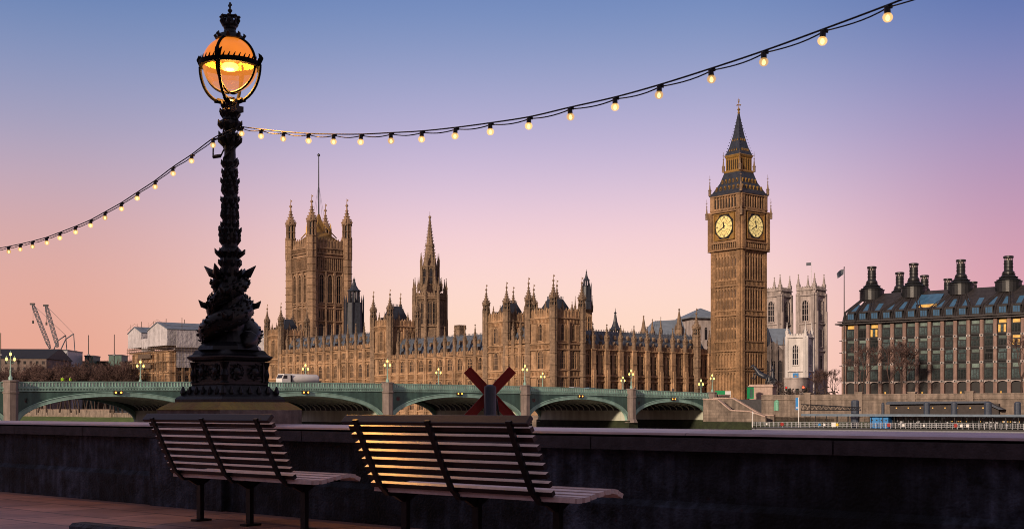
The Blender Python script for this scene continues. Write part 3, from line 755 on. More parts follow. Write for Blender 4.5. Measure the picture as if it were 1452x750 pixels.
# ------------------------------------------------------------------ slender spired tower
def spired_tower():
    D0 = 505.0; t = thing('octagonal_tower', 'slender octagonal gothic tower with lantern and stone spire', 'tower', (P(609.5, D0), D0, 0), R(11))
    K = Block.__new__(Block); K.t = t; K.w = MB(); K.wall = M['stone_d']; K.meshes = {}
    r = 6.4; n = 8; ap = r*cos(pi/n); sidew = 2*r*sin(pi/n)
    K.w.lathe(0, 0, [(r+.8, 20), (r+.8, 30), (r, 36), (r, 50.3), (r+.3, 50.6), (r+.3, 51.2), (r-.3, 51.2)], n)
    K.w.lathe(0, 0, [(4.4, 51), (3.9, 55), (3.55, 56), (3.55, 64.2), (3.8, 64.5), (3.8, 65)], n)
    for k in range(n):
        a = 2*pi*k/n; Mf = Matrix.Rotation(a, 4, 'Z') @ Matrix.Translation((0, -ap, 0))
        for c in (-.95, .95): K.win(c, 38.2, 1.05, 10.2, Mf, 2, 3, True)
        K.win(0, 31.0, 1.4, 4.0, Mf, 1, 0, True)
        K.string(Mf, -sidew/2, sidew/2, 49.6, .5, .4); K.string(Mf, -sidew/2, sidew/2, 37, .5, .5)
        K.ribs(Mf, -sidew/2, sidew/2, 48.7, 49.6, .5, .2, .14); K.parapet(Mf, -sidew/2, sidew/2, 51, 1.3, -.1, .9)
        Mf2 = Matrix.Rotation(a, 4, 'Z') @ Matrix.Translation((0, -3.55*cos(pi/n), 0)); K.win(0, 56.6, 1.4, 7.0, Mf2, 1, 1, True, fr=.15)
        av = a+pi/n
        cx, cy = cos(av), sin(av)
        K.w.lathe(cx*(r+.4), cy*(r+.4), [(.75, 22), (.75, 40), (.6, 41), (.6, 52)], 6); K.w.lathe(cx*3.7, cy*3.7, [(.45, 54), (.4, 65)], 6)
    K.done()
    pm = pin_mesh(1.1, 8.6, .4); pm2 = pin_mesh(.75, 6.5, .4)
    for k in range(n):
        av = 2*pi*k/n+pi/n
        link('pinnacle', pm, t, loc=(cos(av)*(r+.35), sin(av)*(r+.35), 51)); link('pinnacle', pm2, t, loc=(cos(av)*3.75, sin(av)*3.75, 64.6)); link('pinnacle', pm2, t, loc=(cos(av)*4.9, sin(av)*4.9, 53.5))
    b = MB(); b.lathe(0, 0, [(3.0, 65), (2.5, 68), (2.15, 70), (1.7, 74.0), (1.9, 74.3), (1.9, 74.9), (1.45, 75.2), (.7, 82.5), (.35, 86.5), (.35, 87), (.6, 87.2), (.6, 87.8), (.1, 88.2), (.06, 90)], 8)
    for k in range(8):
        av = 2*pi*k/n+pi/n
        for j in range(13):
            f = j/13; rr = 2.4*(1-f)+.35; b.cbox((cos(av)*rr, sin(av)*rr, 68.5+18*f), .25, .25, .3)
    b.build('spire', M['stone_d'], t); t.scale = (1, 1, .875); t.location.z = .9
spired_tower()

# dark ventilation turrets and spirelets behind the ranges
def vent_turret(name, label, px, D, z0, z1, z2, z3, r, m, m2=None):
    t = thing(name, label, 'turret', (P(px, D), D, z0), R(20)); b = MB(); H = z1-z0
    b.lathe(0, 0, [(r, 0), (r, H*.35), (r*1.08, H*.36), (r*.95, H*.42), (r*.85, H)], 8)
    for k in range(8):
        a = pi/8+k*pi/4; b.lathe(cos(a)*r*.96, sin(a)*r*.96, [(r*.09, 0), (r*.09, H+r*.3), (.01, H+r*.9)], 4)
    b.build('base', m2 or m, t)
    b = MB(); h = z2-z1
    b.lathe(0, 0, [(r*.78, H), (r*.85, H+.2), (r*.5, H+.3)], 8)
    for k in range(8):
        a = pi/8+k*pi/4; b.lathe(cos(a)*r*.52, sin(a)*r*.52, [(r*.09, H), (r*.09, H+h)], 4)
    b.lathe(0, 0, [(r*.2, H), (r*.2, H+h)], 6); b.build('lantern', m, t)
    b = MB(); h3 = z3-z2; q = z2-z0
    b.lathe(0, 0, [(r*.68, q), (r*.7, q+.03*h3), (r*.45, q+.16*h3), (r*.25, q+.38*h3), (r*.1, q+.75*h3), (r*.18, q+.78*h3), (r*.05, q+.83*h3), (.04, q+h3)], 8); b.build('spire', m, t)
vent_turret('ventilation_turret', 'dark lead spirelet beside the foot of the square tower', 502, 540, 22, 46, 51, 57.5, 4.2, M['lead'])
vent_turret('belfry_turret', 'dark topped stone turret rising behind the corner pavilion', 831.5, 440, 35.5, 43.5, 45.5, 49.5, 1.75, M['lead'])
K = Block('stone_stair_tower', 'square pale brown tower with slit windows, under the dark topped turret', 'tower', (P(824, 442), 442, 0), RIV+R(75))
K.w.box(0, 4.4, 0, 4.4, 0, 36)
for zz in (26, 31, 35.4): K.w.box(-.2, 4.6, -.2, 4.6, zz, zz+.4)
for Mf in (Matrix.Identity(4), FACE(4.4, 0, pi/2)):
    for u in (1.4, 3.0): K.win(u, 27.2, .7, 6.0, Mf, 1, 1, True)
for x in (0, 4.4):
    for y in (0, 4.4): K.put('pinnacle', pin_mesh(.7, 6, .3), x, 34.8, Matrix.Translation((0, y, 0)))
K.done()
vent_turret('dark_pyramid_turret', 'short dark pyramid capped turret, leftmost above the north range roof', 872.5, 440, 20, 26.5, 28.2, 36, 2.9, M['lead'], M['stone_d'])
def spirelet(label, px, D, ytip, ybase, r):
    t = thing('spirelet', label, 'spirelet', (P(px, D), D, 0), .3, 'spirelets behind the north range'); z0, z1 = Z(ybase, D), Z(ytip, D); h = z1-z0
    b = MB(); b.lathe(0, 0, [(r, 20), (r, z0+.15*h), (r*1.15, z0+.17*h), (r*.8, z0+.2*h), (r*.1, z0+.92*h), (r*.3, z0+.94*h), (.04, z1)], 8); b.build('spire', M['stone_d'], t)
    b = MB()
    for k in range(4): b.lathe(cos(k*pi/2)*r, sin(k*pi/2)*r, [(r*.2, z0-1), (r*.2, z0+.2*h), (.02, z0+.36*h)], 4)
    b.build('corner_shaft', M['stone_d'], t)
spirelet('plain brown cone spirelet standing third from the left above the north range', 912.6, 450, 447, 478, 1.35)
spirelet('small hooded spirelet in front of the sloping blue grey roof', 925, 448, 452, 476, .9)
spirelet('thin spirelet rising from the ridge of the sloping blue grey roof', 937, 452, 449, 474, .6)
spirelet('tall golden brown spirelet right of the sloping blue grey roof', 963, 446, 437, 472, 1.5)
spirelet('tiny stump spirelet just right of the dark pyramid turret', 896, 447, 466, 478, .6)
t = thing('chimney_turret', 'short battlemented stone chimney turret right of the slender spired tower', 'chimney', (P(652.5, 470), 470, 0), RIV)
b = MB(); b.box(-1.4, 1.4, -1.4, 1.4, 18, Z(464, 470)); b.box(-1.65, 1.65, -1.65, 1.65, Z(467, 470), Z(464, 470)); b.build('stack', M['stone_d'], t)
b = MB()
for i in range(4):
    for j in range(4):
        if i in (0, 3) or j in (0, 3): b.box(-1.6+i*.9, -1.1+i*.9, -1.6+j*.9, -1.1+j*.9, Z(464, 470), Z(461, 470))
b.build('battlement', M['stone_d'], t)

# ------------------------------------------------------------------ roofs and church behind the clock tower
t = thing('hall_roof', 'large blue grey sloping hall roof left of the clock tower', 'hall', (P(922, 520), 520, 0), R(10))
b = MB(); D = 520; b.box(0, P(970, D)-P(922, D), 0, 20, 15, Z(477, D)); b.build('wall', M['pale'], t)
x1 = P(970, D)-P(922, D); b = MB(); za, zb = Z(477, D), Z(453, D)
a = [b.pt(p) for p in ((0, -.5, za), (x1+2, -.5, za), (x1+2, 20.5, za), (0, 20.5, za), (4.5, 8, zb), (x1+2, 8, zb+.8), (x1+2, 12, zb+.8), (4.5, 12, zb))]
for q in ((0, 1, 5, 4), (1, 2, 6, 5), (2, 3, 7, 6), (3, 0, 4, 7), (4, 5, 6, 7)): b.face([a[i] for i in q])
for i in range(12): b.tube([(.5+i*1.2, -.6, za), (4.5+i*(x1-3)/12, 8, zb+.1)], .08, 4)
M['leadroof'] = mat('blue_grey_lead_roof', (.16, .20, .25), .45, .2, .4, .3, 3)
b.build('roof', M['leadroof'], t)
t = thing('pyramid_roofed_lantern', 'square pale tower with a shallow blue grey pyramid roof beside the clock tower', 'tower', (P(993, 620), 620, 0), R(14))
b = MB(); D = 620; zt = Z(451, D); b.box(-7, 7, -7, 7, 10, zt-.5); b.build('wall', M['pale'], t)
b = MB(); b.lathe(0, 0, [(9.3*1.414, zt-.6), (9.3*1.414, zt), (.2, Z(437, D))], 4, pi/4); b.build('roof', M['leadroof'], t)
me = win_mesh(1.5, 6, 1, 0, True, stone=M['pale'])
for u in (-3.6, 0, 3.6): link('window', me, t, loc=(u, -7, zt-11))

def abbey_tower(label, pxl, D, extra=None):
    t = thing('church_tower', label, 'church tower', (P(pxl, D), D, 0), -R(44), 'twin church towers')
    K = Block.__new__(Block); K.t = t; K.w = MB(); K.wall = M['pale']; K.meshes = {}
    W = 11.0; zt = 63.5; K.w.box(0, W, 0, W, 0, zt)
    for Mf in (Matrix.Identity(4), FACE(W, 0, pi/2)):
        for z in (20, 31, 45.3, 60.2, 63.2): K.string(Mf, 0, W, z, .6, .6)
        K.w.M = Mf
        for u in (.9, W-.9): K.w.box(u-.9, u+.9, -.9, 0, 0, 61.5); K.w.box(u-.5, u+.5, -1.3, -.9, 0, 52)
        K.w.box(2, 2.5, -.3, 0, 31, 60); K.w.box(W-2.5, W-2, -.3, 0, 31, 60); K.w.M = None
        K.win(W/2, 47, 3.6, 10.8, Mf, 3, 2, True, fr=.4, d=.5)
        K.win(W/2, 33.5, 3.2, 9.2, Mf, 3, 2, True, fr=.4, d=.5); K.win(W/2, 22, 2.6, 7, Mf, 2, 1, True)
        K.ribs(Mf, 2, W-2, 60.9, 63, .8, .25, .2); K.parapet(Mf, 1.5, W-1.5, 63.6, 1.4, -.1, 1.4)
    K.done()
    pm = pin_mesh(2.0, 10.2, .35, M['pale'])
    for x in (.7, W-.7):
        for y in (.7, W-.7): link('pinnacle', pm, t, loc=(x, y, 62))
    return t
tr = abbey_tower('pale church tower with clock face and flagpole, right one of the twin towers', 1129.5, 668)
tl = abbey_tower('pale church tower half hidden by the clock tower, left one of the twin towers', 1081.5, 676)
b = MB(); b.lathe(0, 0, [(1.75, 0), (1.75, .2)], 24); me = b.mesh('clock_face', M['navy'])
link('clock_face', me, tr, mat=Matrix.Translation((5.5, -.55, 30.5)) @ Matrix.Rotation(pi/2, 4, 'X'))
b = MB(); b.tube([(5.5, 5.5, 63), (5.5, 5.5, 78.5)], [.18, .1], 6); b.build('flagpole', M['white'], tr)
b = MB(); b.prismx([(0, 0), (.06, 0), (.06, 1.6), (0, 1.6)], 0, 2.6); o = b.build('flag', M['navy'], tr); o.location = (5.4, 5.5, 76.6); o.rotation_euler = (0, 0, R(190))
t = thing('church_nave', 'long church nave with blue grey roof in front of the twin towers', 'church', (P(1080, 600), 600, 0), R(3)); D = 600
b = MB(); b.box(0, 17.5, 0, 20, 0, Z(489, D)); b.build('wall', M['pale'], t)
b = MB(); za, zb = Z(489, D), Z(464, D); a = [b.pt(p) for p in ((-1, -.5, za), (17.5, -.5, za), (17.5, 20, za), (-1, 20, za), (-1, 9, zb), (15.5, 9, zb))]
for q in ((0, 1, 5, 4), (1, 2, 5), (2, 3, 4, 5), (3, 0, 4)): b.face([a[i] for i in q])
b.build('roof', M['leadroof'], t)
# dark gothic church transept with small spire
t = thing('gothic_chapel', 'soot dark gothic chapel with a small black spire right of the clock tower', 'chapel', (P(1083, 540), 540, 0), R(2)); D = 540
K = Block.__new__(Block); K.t = t; K.w = MB(); K.wall = M['stone_d']; K.meshes = {}
mpale = M['gothic'] = mat('sooty_pale_stone', (.20, .165, .155), .9, .45, .3, .5, 3, streak=.5, tex=6); K.wall = mpale
K.w.box(0, 8.6, 0, 12, 0, Z(497, D)); K.w.prism([(0, Z(497, D)), (8.6, Z(497, D)), (4.3, Z(484, D))], 0, 12)
for i in range(4): K.w.box(i*2.8-.3, i*2.8+.3, -.9, 0, 0, Z(500, D)+1.5)
for i in range(3): K.win(1.4+i*2.8, 12, 1.5, 9.5, Matrix.Identity(4), 2, 1, True); K.win(1.4+i*2.8, 4, 1.5, 6, Matrix.Identity(4), 2, 1, True)
pm = pin_mesh(.8, 6, .4, mpale)
for i in range(4): K.put('pinnacle', pm, i*2.8, Z(500, D)+.8, Matrix.Identity(4), -.4)
K.done()
b = MB(); b.lathe(2.6, 4, [(1.9, Z(497, D)), (1.9, Z(484, D)), (2.2, Z(483.5, D)), (.08, Z(463, D))], 8); b.build('spire', M['lead'], t)
# white square church tower with blue dials
def white_tower():
    D = 505; W = 8.8; t = thing('white_church_tower', 'bright white square church tower with blue dials, below the twin towers', 'church tower', (P(1114, D), D, 0), -R(38))
    K = Block.__new__(Block); K.t = t; K.w = MB(); K.wall = M['pale']; K.meshes = {}
    K.wall = M['whitestone'] = mat('white_portland_stone', (.66, .63, .62), .85, .15, .3, .3, 3, streak=.25); zt = Z(478, D)
    K.w.box(0, W, 0, W*.75, 0, zt)
    for Mf, w in ((Matrix.Identity(4), W), (FACE(W, 0, pi/2), W*.75)):
        for z in (11.5, 15.6, zt-.4): K.string(Mf, 0, w, z, .5, .5)
        K.win(w/2, 18.3, 2.4 if w == W else 1.8, 8.0, Mf, 3, 2, True, fr=.3, d=.4); K.parapet(Mf, .8, w-.8, zt, 1.1, 0, 1.2)
        K.w.M = Mf
        for u in (.55, w-.55): K.w.lathe(u, 0, [(.8, 0), (.8, zt), (.55, zt+.4)], 8)
        K.w.box(w/2-.9, w/2+.9, -.02, 0, 3.4, 9.5); K.w.M = None
        b = MB(); b.box(-1.2, 1.2, -.25, -.05, -1.2, 1.2); b.box(-.35, .35, -.3, -.25, -.35, .35, 1); b.box(-.9, .9, -.28, -.25, -.06, .06, 1)
        K.put('dial', b.mesh('dial', [M['blue'], M['gold']]), w/2, 13.9, Mf)
    K.done(); pm = pin_mesh(1.3, 6, .3, K.wall)
    for x, y in ((.5, .3), (W-.4, .3), (W-.4, W*.7)): link('pinnacle', pm, t, loc=(x, y, zt))
white_tower()
t = thing('low_stone_gatehouse', 'low pale stone gatehouse with an arched doorway under the white church tower', 'gatehouse', (P(1112, 480), 480, 0), -R(20)); D = 480
b = MB(); b.box(0, 9.6, 0, 8, 0, Z(537, D)); b.box(-.2, 9.8, -.2, 8.2, Z(537, D), Z(535, D)); b.build('wall', M['pale'], t)
b = MB()
for i in range(3): b.box(1.2+i*3, 2.6+i*3, -.06, 0, 3.5, 8.5); b.lathe(1.9+i*3, -.03, [(.7, 8.4), (.7, 8.5)], 12)
b.build('doorway', M['dark'], t)

# ------------------------------------------------------------------ office building with chimneys
def office():
    rot = -R(40.5); o0 = Vector((102.3, 392, 0)); t = thing('riverside_office_block', 'pink pillared bronze office block with tall round chimneys at the right', 'office building', o0, rot)
    L_ = 66; nb = 17; bw = 3.86; x0 = 1.07; Zs = [9.0, 14.4, 18.4, 22.1, 26.8]
    b = MB(); b.box(.6, L_, .9, 30, 3, 27.2); b.build('wall', M['bronze'], t)
    b = MB()
    for i in range(nb):
        x = x0+bw*i; b.box(x-.52, x+.52, -.25, 1.0, 3, 26.6); b.box(x-.62, x+.62, -.35, 1.0, 3, 4.2)
        b.box(x-.34, x+.34, -.42, 1.0, 9, 26.6)
        for z in Zs[:4]: b.box(x-.56, x+.56, -.5, 1.0, z-.35, z+.35, 1); b.box(x-.2, x+.2, -.56, -.5, z-.2, z+.2, 2)
    for y in range(7):                    # piers along the short left side
        yy = .6+y*4.2; b.box(.0, 1.0, yy-.5, yy+.5, 3, 26.6)
    b.build('pier', [M['pink'], M['pale'], M['dark']], t)
    b = MB()
    for i in range(nb-1):
        x = x0+bw*i+.52; w = bw-1.04; n = 8
        pts = [(x, 9.3), (x, 8.2)]+[(x+w/2-w/2*cos(pi*k/n), 8.2+.75*sin(pi*k/n)) for k in range(1, n)]+[(x+w, 8.2), (x+w, 9.3)]
        b.prism(pts, .1, .8)
    b.build('arcade_arch', M['pale'], t)
    random.seed(4)
    def off_win(w, h, kind):
        b = MB(); gm = 1
        b.box(-w/2, w/2, -.1, .15, 0, h, 0)
        b.box(-w/2+.1, w/2-.1, -.45, -.1, .35, h*.66, 0)
        for c in range(3):
            a = -w/2+.22+(w-.44)*c/3; d_ = a+(w-.44)/3-.14
            b.box(a, d_, -.5, -.44, .75, h*.62, 1 if kind != 1 or c == 1 else 3)
        b.box(-w/2+.35, w/2-.35, -.16, -.1, h*.72, h*.93, 2 if kind == 0 else 3 if kind in (1, 2) else 1)
        b.box(-w/2, w/2, -.55, -.1, .2, .32, 0); b.box(-w/2, w/2, -.55, -.1, h*.66, h*.68, 0)
        return b.mesh('window', [M['bronze'], M['pgl'], M['pgl2'], M['lit']])
    cache = {}
    lit = {(0, 3): 2, (2, 3): 1, (12, 3): 1, (13, 3): 2, (13, 2): 1, (12, 0): 3, (14, 3): 1, (14, 2): 1}
    for i in range(nb-1):
        for f in range(4):
            h = Zs[f+1]-Zs[f]; kind = lit.get((i, f), 0 if f in (0, 3) or random.random() < .35 else 3)
            key = (round(h, 1), kind)
            if key not in cache: cache[key] = off_win(bw-1.1, h, kind)
            link('window', cache[key], t, loc=(x0+bw*(i+.5), .55, Zs[f]))
    b = MB()
    for i in range(nb-1): b.box(x0+bw*i+.6, x0+bw*(i+1)-.6, .86, .9, 3.2, 8.6, 1 if i in (4, 8, 7, 15) else 0)
    for i in range(3, nb-1, 3): b.box(x0+bw*i+1.0, x0+bw*i+1.5, .8, .86, 4.0, 6.0, 2)
    b.build('shop_front', [M['dark'], M['brownw'], M['lit']], t)
    b = MB()    # left end glazing
    for f in range(4): b.box(.48, .56, 2, 26, Zs[f]+.4, Zs[f+1]-.6, 0); b.box(-.6, .7, -.3, 28, Zs[f+1]-.25, Zs[f+1]-.1, 1); b.box(.40, .47, 1.4, 3.2, Zs[f]+.6, Zs[f+1]-.9, 2)
    b.build('end_glazing', [M['pgl'], M['bronze'], M['lit']], t)
    # eaves and roof
    b = MB(); b.box(-1.6, L_, -1.3, 1, 26.9, 27.25); b.box(-1.0, L_, -.8, 1, 27.6, 27.9); b.box(-1.6, .5, 1, 30, 26.9, 27.25)
    z1, z2, z3 = 27.3, 30.9, 36.8; y1, y2, y3 = .2, 1.9, 10.0
    v = [b.pt(p) for p in ((0, y1, z1), (L_, y1, z1), (1.2, y2, z2), (L_, y2, z2), (8.5, y3, z3), (L_, y3, z3), (8.5, 20, z3), (L_, 20, z3), (0, 30, z1), (1.2, 28.5, z2))]
    for q in ((0, 1, 3, 2), (2, 3, 5, 4), (4, 5, 7, 6), (8, 0, 2, 9), (9, 2, 4, 6)): b.face([v[i] for i in q])
    b.build('roof', M['bronze_roof'], t)
    b = MB(); cx = [5.0+2.5, 19.0, 33.6, 47.6, 61.5]; cx[0] = 5.4
    def sl(y): return z2+(z3-z2)*(y-y2)/(y3-y2)
    for i in range(nb):
        x = x0+bw*i; c = min(cx, key=lambda c: abs(c-x)); tx = c+(x-c)*.18
        for s in (-.42, .42):
            b.tube([(x+s, y1-.15, z1+.2), (x+s, y2-.15, z2+.05), (tx+s*.6, y3-.1, z3+.15)], [.3, .3, .2], 5)
            b.tube([(x+s*1.9, y1-.15, z1+.2), (x+s*1.9, y2-.15, z2), (tx+s, y3, z3)], [.16, .16, .1], 4)
    b.build('roof_duct', M['bronze_roof'], t)
    db = MB(); db.box(-1.15, 1.15, -.35, 1.3, 0, 2.35, 0); db.box(-1.25, 1.25, -.5, 1.4, 2.3, 2.5, 0)
    for k in range(3): db.box(-.95+.66*k, -.95+.66*k+.56, -.4, -.34, .45, 2.1, 1)
    me = db.mesh('dormer', [M['bronze'], M['dorm_glass']])
    tb = MB(); tb.prismx([(0, 0), (3.2, 2.3), (3.2, 2.38), (0, .08)], -.75, .75); tme = tb.mesh('skylight', M['dorm_glass'])
    for i in range(nb-1):
        link('dormer', me, t, loc=(x0+bw*(i+.5), .55, 28.0)); link('skylight', tme, t, loc=(x0+bw*(i+.5), 2.1, 31.0))
    b = MB(); b.prismx([(3.4, 32.2), (7.6, 35.3), (7.6, 35.5), (3.4, 32.4)], 22.4, 29.4); b.build('roof_glazing', M['dorm_glass'], t)
    b = MB(); b.prismx([(2.2, 31.2), (3.2, 31.95), (3.2, 32.15), (2.2, 31.4)], 23.8, 29.2); b.build('lit_glazing', M['lit'], t)
    ch = MB(); ch.lathe(0, 0, [(3.7, -2), (3.7, .9), (3.9, 1.0), (3.9, 1.3), (3.1, 1.5), (1.9, 3.0), (1.7, 3.2), (1.7, 4.0), (1.35, 4.3), (1.25, 4.5), (1.25, 7.4)], 24)
    for zz in (1.6, 2.4, 3.3, 5.3, 6.3): ch.lathe(0, 0, [((1.32 if zz > 4 else 3.35-(zz-1.6)*.85), zz), ((1.38 if zz > 4 else 3.4-(zz-1.6)*.85), zz+.12)], 24)
    for k in range(10):
        a = 2*pi*k/10; ch.lathe(cos(a)*1.2, sin(a)*1.2, [(.12, 7.4), (.12, 8.1)], 4)
    ch.lathe(0, 0, [(.8, 7.4), (.8, 8.1)], 16, m=1); ch.lathe(0, 0, [(1.45, 8.1), (1.45, 8.6), (1.2, 8.7)], 24)
    cm = ch.mesh('chimney', [M['bronze'], M['pale']])
    for c in cx: link('chimney', cm, t, loc=(c, 10, 36.8))
    Mi = (Matrix.Translation(o0) @ Matrix.Rotation(rot, 4, 'Z')).inverted()
    for px, D in ((1275.8, 409), (1311, 418), (1344, 429), (1380, 439)):
        p = Mi @ Vector((P(px, D), D, 0)); link('chimney', cm, t, loc=(p.x, p.y, 36.4))
    b = MB(); b.box(12, L_, 18, 60, 3, 35.5); b.build('rear_wall', M['bronze_roof'], t)
M['dorm_glass'] = mat('blue_sky_glass', (.045, .12, .22), .15, .25, .8)
office()

def flagpole(label, px, D, z0, ytop, cloth):
    t = thing('flagpole', label, 'flagpole', (P(px, D), D, z0)); h = Z(ytop, D)-z0
    b = MB(); b.tube([(0, 0, 0), (0, 0, h)], [.22, .12], 8); b.lathe(0, 0, [(.1, h), (.25, h+.15), (.05, h+.4)], 8); b.build('pole', M['dark'], t)
    b = MB(); n = 8; top = []; bot = []
    for i in range(n+1):
        f = i/n; top.append(b.pt((-.15-2.2*f, .35*sin(f*5), h-.3-1.2*f*f-.2*f))); bot.append(b.pt((-.15-1.9*f, .35*sin(f*5+.6), h-1.9-1.3*f)))
    for i in range(n): b.face((top[i], top[i+1], bot[i+1], bot[i]))
    b.build('flag', cloth, t)
flagpole('dark flagpole with a drooping flag at the left end of the office block', 1197, 380, STREET, 380, M['red_flag'] if 'red_flag' in M else M['navy'])

# ------------------------------------------------------------------ the bridge
BROT = R(40.4)
PT = [0, 30.6, 65.6, 104, 144, 182, 217, 248]
def deckz(t): return 5.1+.02326*t-.0001127*t*t        # top of the parapet
def bridge():
    t = thing('road_bridge', 'green painted iron arch bridge crossing the river below the palace', 'bridge', WE, BROT); Wd_ = 32.0
    cor, cord, pan, gw = 0.95, .35, None, None
    ph = 1.75
    # parapets, cornice, deck
    def strip(b, y0, y1, f0, f1, m=0, t0=-.5, t1=252, step=4.0):
        n = int((t1-t0)/step); prev = None
        for i in range(n+1):
            tt = t0+(t1-t0)*i/n; z = deckz(tt); q = [b.pt((-tt, y, z-f)) for y, f in ((y0, f0), (y1, f0), (y1, f1), (y0, f1))]
            if prev:
                for k in range(4): b.face((prev[k], prev[(k+1) % 4], q[(k+1) % 4], q[k]), m)
            prev = q
    for side, ya in (('near', 0), ('far', Wd_)):
        sg = -1 if side == 'near' else 1; b = MB()
        f = lambda a, c: (min(ya+sg*a, ya+sg*c), max(ya+sg*a, ya+sg*c))
        strip(b, *f(-.3, .22), .0, .16); strip(b, *f(-.2, .1), .16, 1.0); strip(b, *f(-.3, .28), .92, 1.05, 0)
        if side == 'near':
            tt = 0
            while tt < 250:
                z = deckz(tt); b.box(-tt-.06, -tt+.06, -.2, -.1, z-.92, z-.16); 
                b.lathe(-tt-.3, -.11, [(.17, z-.55), (.17, z-.5)], 4) if False else None
                b.prism([(-tt-.36, z-.8), (-tt-.3, z-.88), (-tt-.24, z-.8), (-tt-.24, z-.34), (-tt-.3, z-.24), (-tt-.36, z-.34)], -.125, -.1, 2)
                tt += .6
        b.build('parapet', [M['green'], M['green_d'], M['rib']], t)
        b = MB(); strip(b, *f(-.3, .5), 1.05, 1.25); strip(b, *f(-.3, .3), 1.25, 1.6); strip(b, *f(-.3, .45), 1.6, 1.75); strip(b, *f(-.3, .1), 1.75, 2.05, 1)
        if side == 'near':
            tt = 0
            while tt < 250:
                z = deckz(tt); b.box(-tt-.16, -tt+.1, -.44, -.3, z-1.55, z-1.25); tt += .55
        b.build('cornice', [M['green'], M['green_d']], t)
    b = MB(); strip(b, .3, Wd_-.3, 1.2, 1.9); b.build('deck', M['asphalt'], t)
    SPR = -1.9
    for i in range(len(PT)-1):
        ta, tb = PT[i]+1.45, PT[i+1]-1.45; tm = (ta+tb)/2; hs = (tb-ta)/2; n = 36
        zi = min(deckz(ta), deckz(tb), deckz(tm))
        zc = deckz(tm)-2.75; rise = zc-SPR
        def ell(k, dr, spr=SPR, off=0):
            a = pi*k/n; ca, sa = cos(a), sin(a)
            x = tm-(hs+off)*ca; z = spr+(zc-spr+dr)*(max(sa, 0)**.92)
            return x, z
        for ya, sg in ((0, -1), (Wd_, 1)):
            b = MB(); y0, y1 = (-.42, .25) if sg < 0 else (Wd_-.25, Wd_+.42)
            prev = None
            for k in range(n+1):
                x, z = ell(k, 0, off=0); x2, z2 = ell(k, .85, off=1.15); z2 = max(z2, z) if 0 < k < n else SPR
                q = [b.pt(p) for p in ((-x, y0, z), (-x, y1, z), (-x2, y1, z2), (-x2, y0, z2))]
                r = None
                if prev:
                    for j in range(4): b.face((prev[j], q[j], q[(j+1) % 4], prev[(j+1) % 4]), 0)
                prev = q
            # raised mouldings on the rib edge
            for off, dr in ((.12, .06), (1.0, .76)):
                b.tube([(-ell(k, dr, off=off)[0], y0 if sg < 0 else y1, ell(k, dr, off=off)[1]) for k in range(n+1)], .09, 4)
            b.build('arch_rib', M['green'], t)
            b = MB(); prev = None; yf = -.02 if sg < 0 else Wd_+.02
            for k in range(n+1):
                x, z = ell(k, .7, off=1.0); x = min(max(x, PT[i]), PT[i+1]); zt = deckz(x)-1.9; z = min(z, zt)
                q = (b.pt((-x, yf, z)), b.pt((-x, yf, zt)), b.pt((-x, yf-sg*-.3*1, z)), b.pt((-x, yf-sg*-.3*1, zt)))
                if prev: b.face((prev[0], prev[1], q[1], q[0])); b.face((prev[2], q[2], q[3], prev[3]))
                prev = q
            if sg < 0:
                for end, e in ((ta, 1), (tb, -1)):
                    for r_, dx, dz in ((1.0, 1.6, 0), (.62, 3.5, .55), (.42, 5.0, .85), (.3, 6.3, 1.05)):
                        cx_, cz = end+e*dx-e*.3, deckz(end)-3.2+dz; ring = [(-(cx_+r_*cos(2*pi*j/14)), -.16, cz+r_*sin(2*pi*j/14)) for j in range(15)]
                        b.tube(ring, .1, 4, 1)
                        b.tube([(-(cx_+r_*.5*cos(2*pi*j/6)), -.14, cz+r_*.5*sin(2*pi*j/6)) for j in range(7)], .07, 4, 1)
                    zt = deckz(end)-2.2; b.tube([(-(end), -.14, SPR+1.5), (-(end), -.14, zt), (-(end+e*9), -.14, zt)], .12, 4, 1)
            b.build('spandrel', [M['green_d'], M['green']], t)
        # inner ribs and soffit
        b = MB(); S2 = .55
        for r_ in range(1, 15):
            yy = Wd_*r_/15; prev = None
            for k in range(0, n+1, 2):
                x, z = ell(k, 0, spr=S2); x2, z2 = ell(k, .42, spr=S2)
                q = [b.pt(p) for p in ((-x, yy-.16, z), (-x, yy+.16, z), (-x2, yy+.16, z2+.4), (-x2, yy-.16, z2+.4))]
                if prev:
                    for j in range(4): b.face((prev[j], q[j], q[(j+1) % 4], prev[(j+1) % 4]), 0)
                prev = q
        b.build('inner_ribs', M['rib'], t)
        b = MB(); prev = None
        for k in range(0, n+1, 2):
            x, z = ell(k, .75, spr=S2); q = (b.pt((-x, .3, z)), b.pt((-x, Wd_-.3, z)))
            if prev: b.face((prev[0], q[0], q[1], prev[1]))
            prev = q
        b.build('soffit', M['soffit'], t)
    for i, pt in enumerate(PT):
        b = MB(); zt = deckz(pt); ww = 1.45
        b.box(-pt-ww, -pt+ww, .25, Wd_-.25, SPR-.1, .75, 1); b.box(-pt-ww-.12, -pt+ww+.12, -1.3, Wd_+1.3, WATER-2, SPR-.1, 2)
        for yy, sg in ((-.5, -1), (Wd_+.5, 1)):
            b.lathe(-pt, yy, [(1.75, SPR-.6), (1.5, SPR), (1.25, SPR+.4), (1.25, zt-2.1), (1.4, zt-2.0), (1.4, zt-1.7), (1.25, zt-1.6), (1.25, zt-.1), (1.42, zt), (1.42, zt+.18), (1.1, zt+.25)], 8)
        b.build('pier', [M['granite'], M['pierwall'], M['algae']], t)
        if 0 < i:
            b = MB(); b.lathe(0, 0, [(.55, 0), (.55, .12)], 6); me = b.mesh('shield', M['red_shield']); link('shield', me, t, mat=Matrix.Translation((-pt+2.9-.0, -.2, zt-3.2)) @ Matrix.Rotation(pi/2, 4, 'X'))
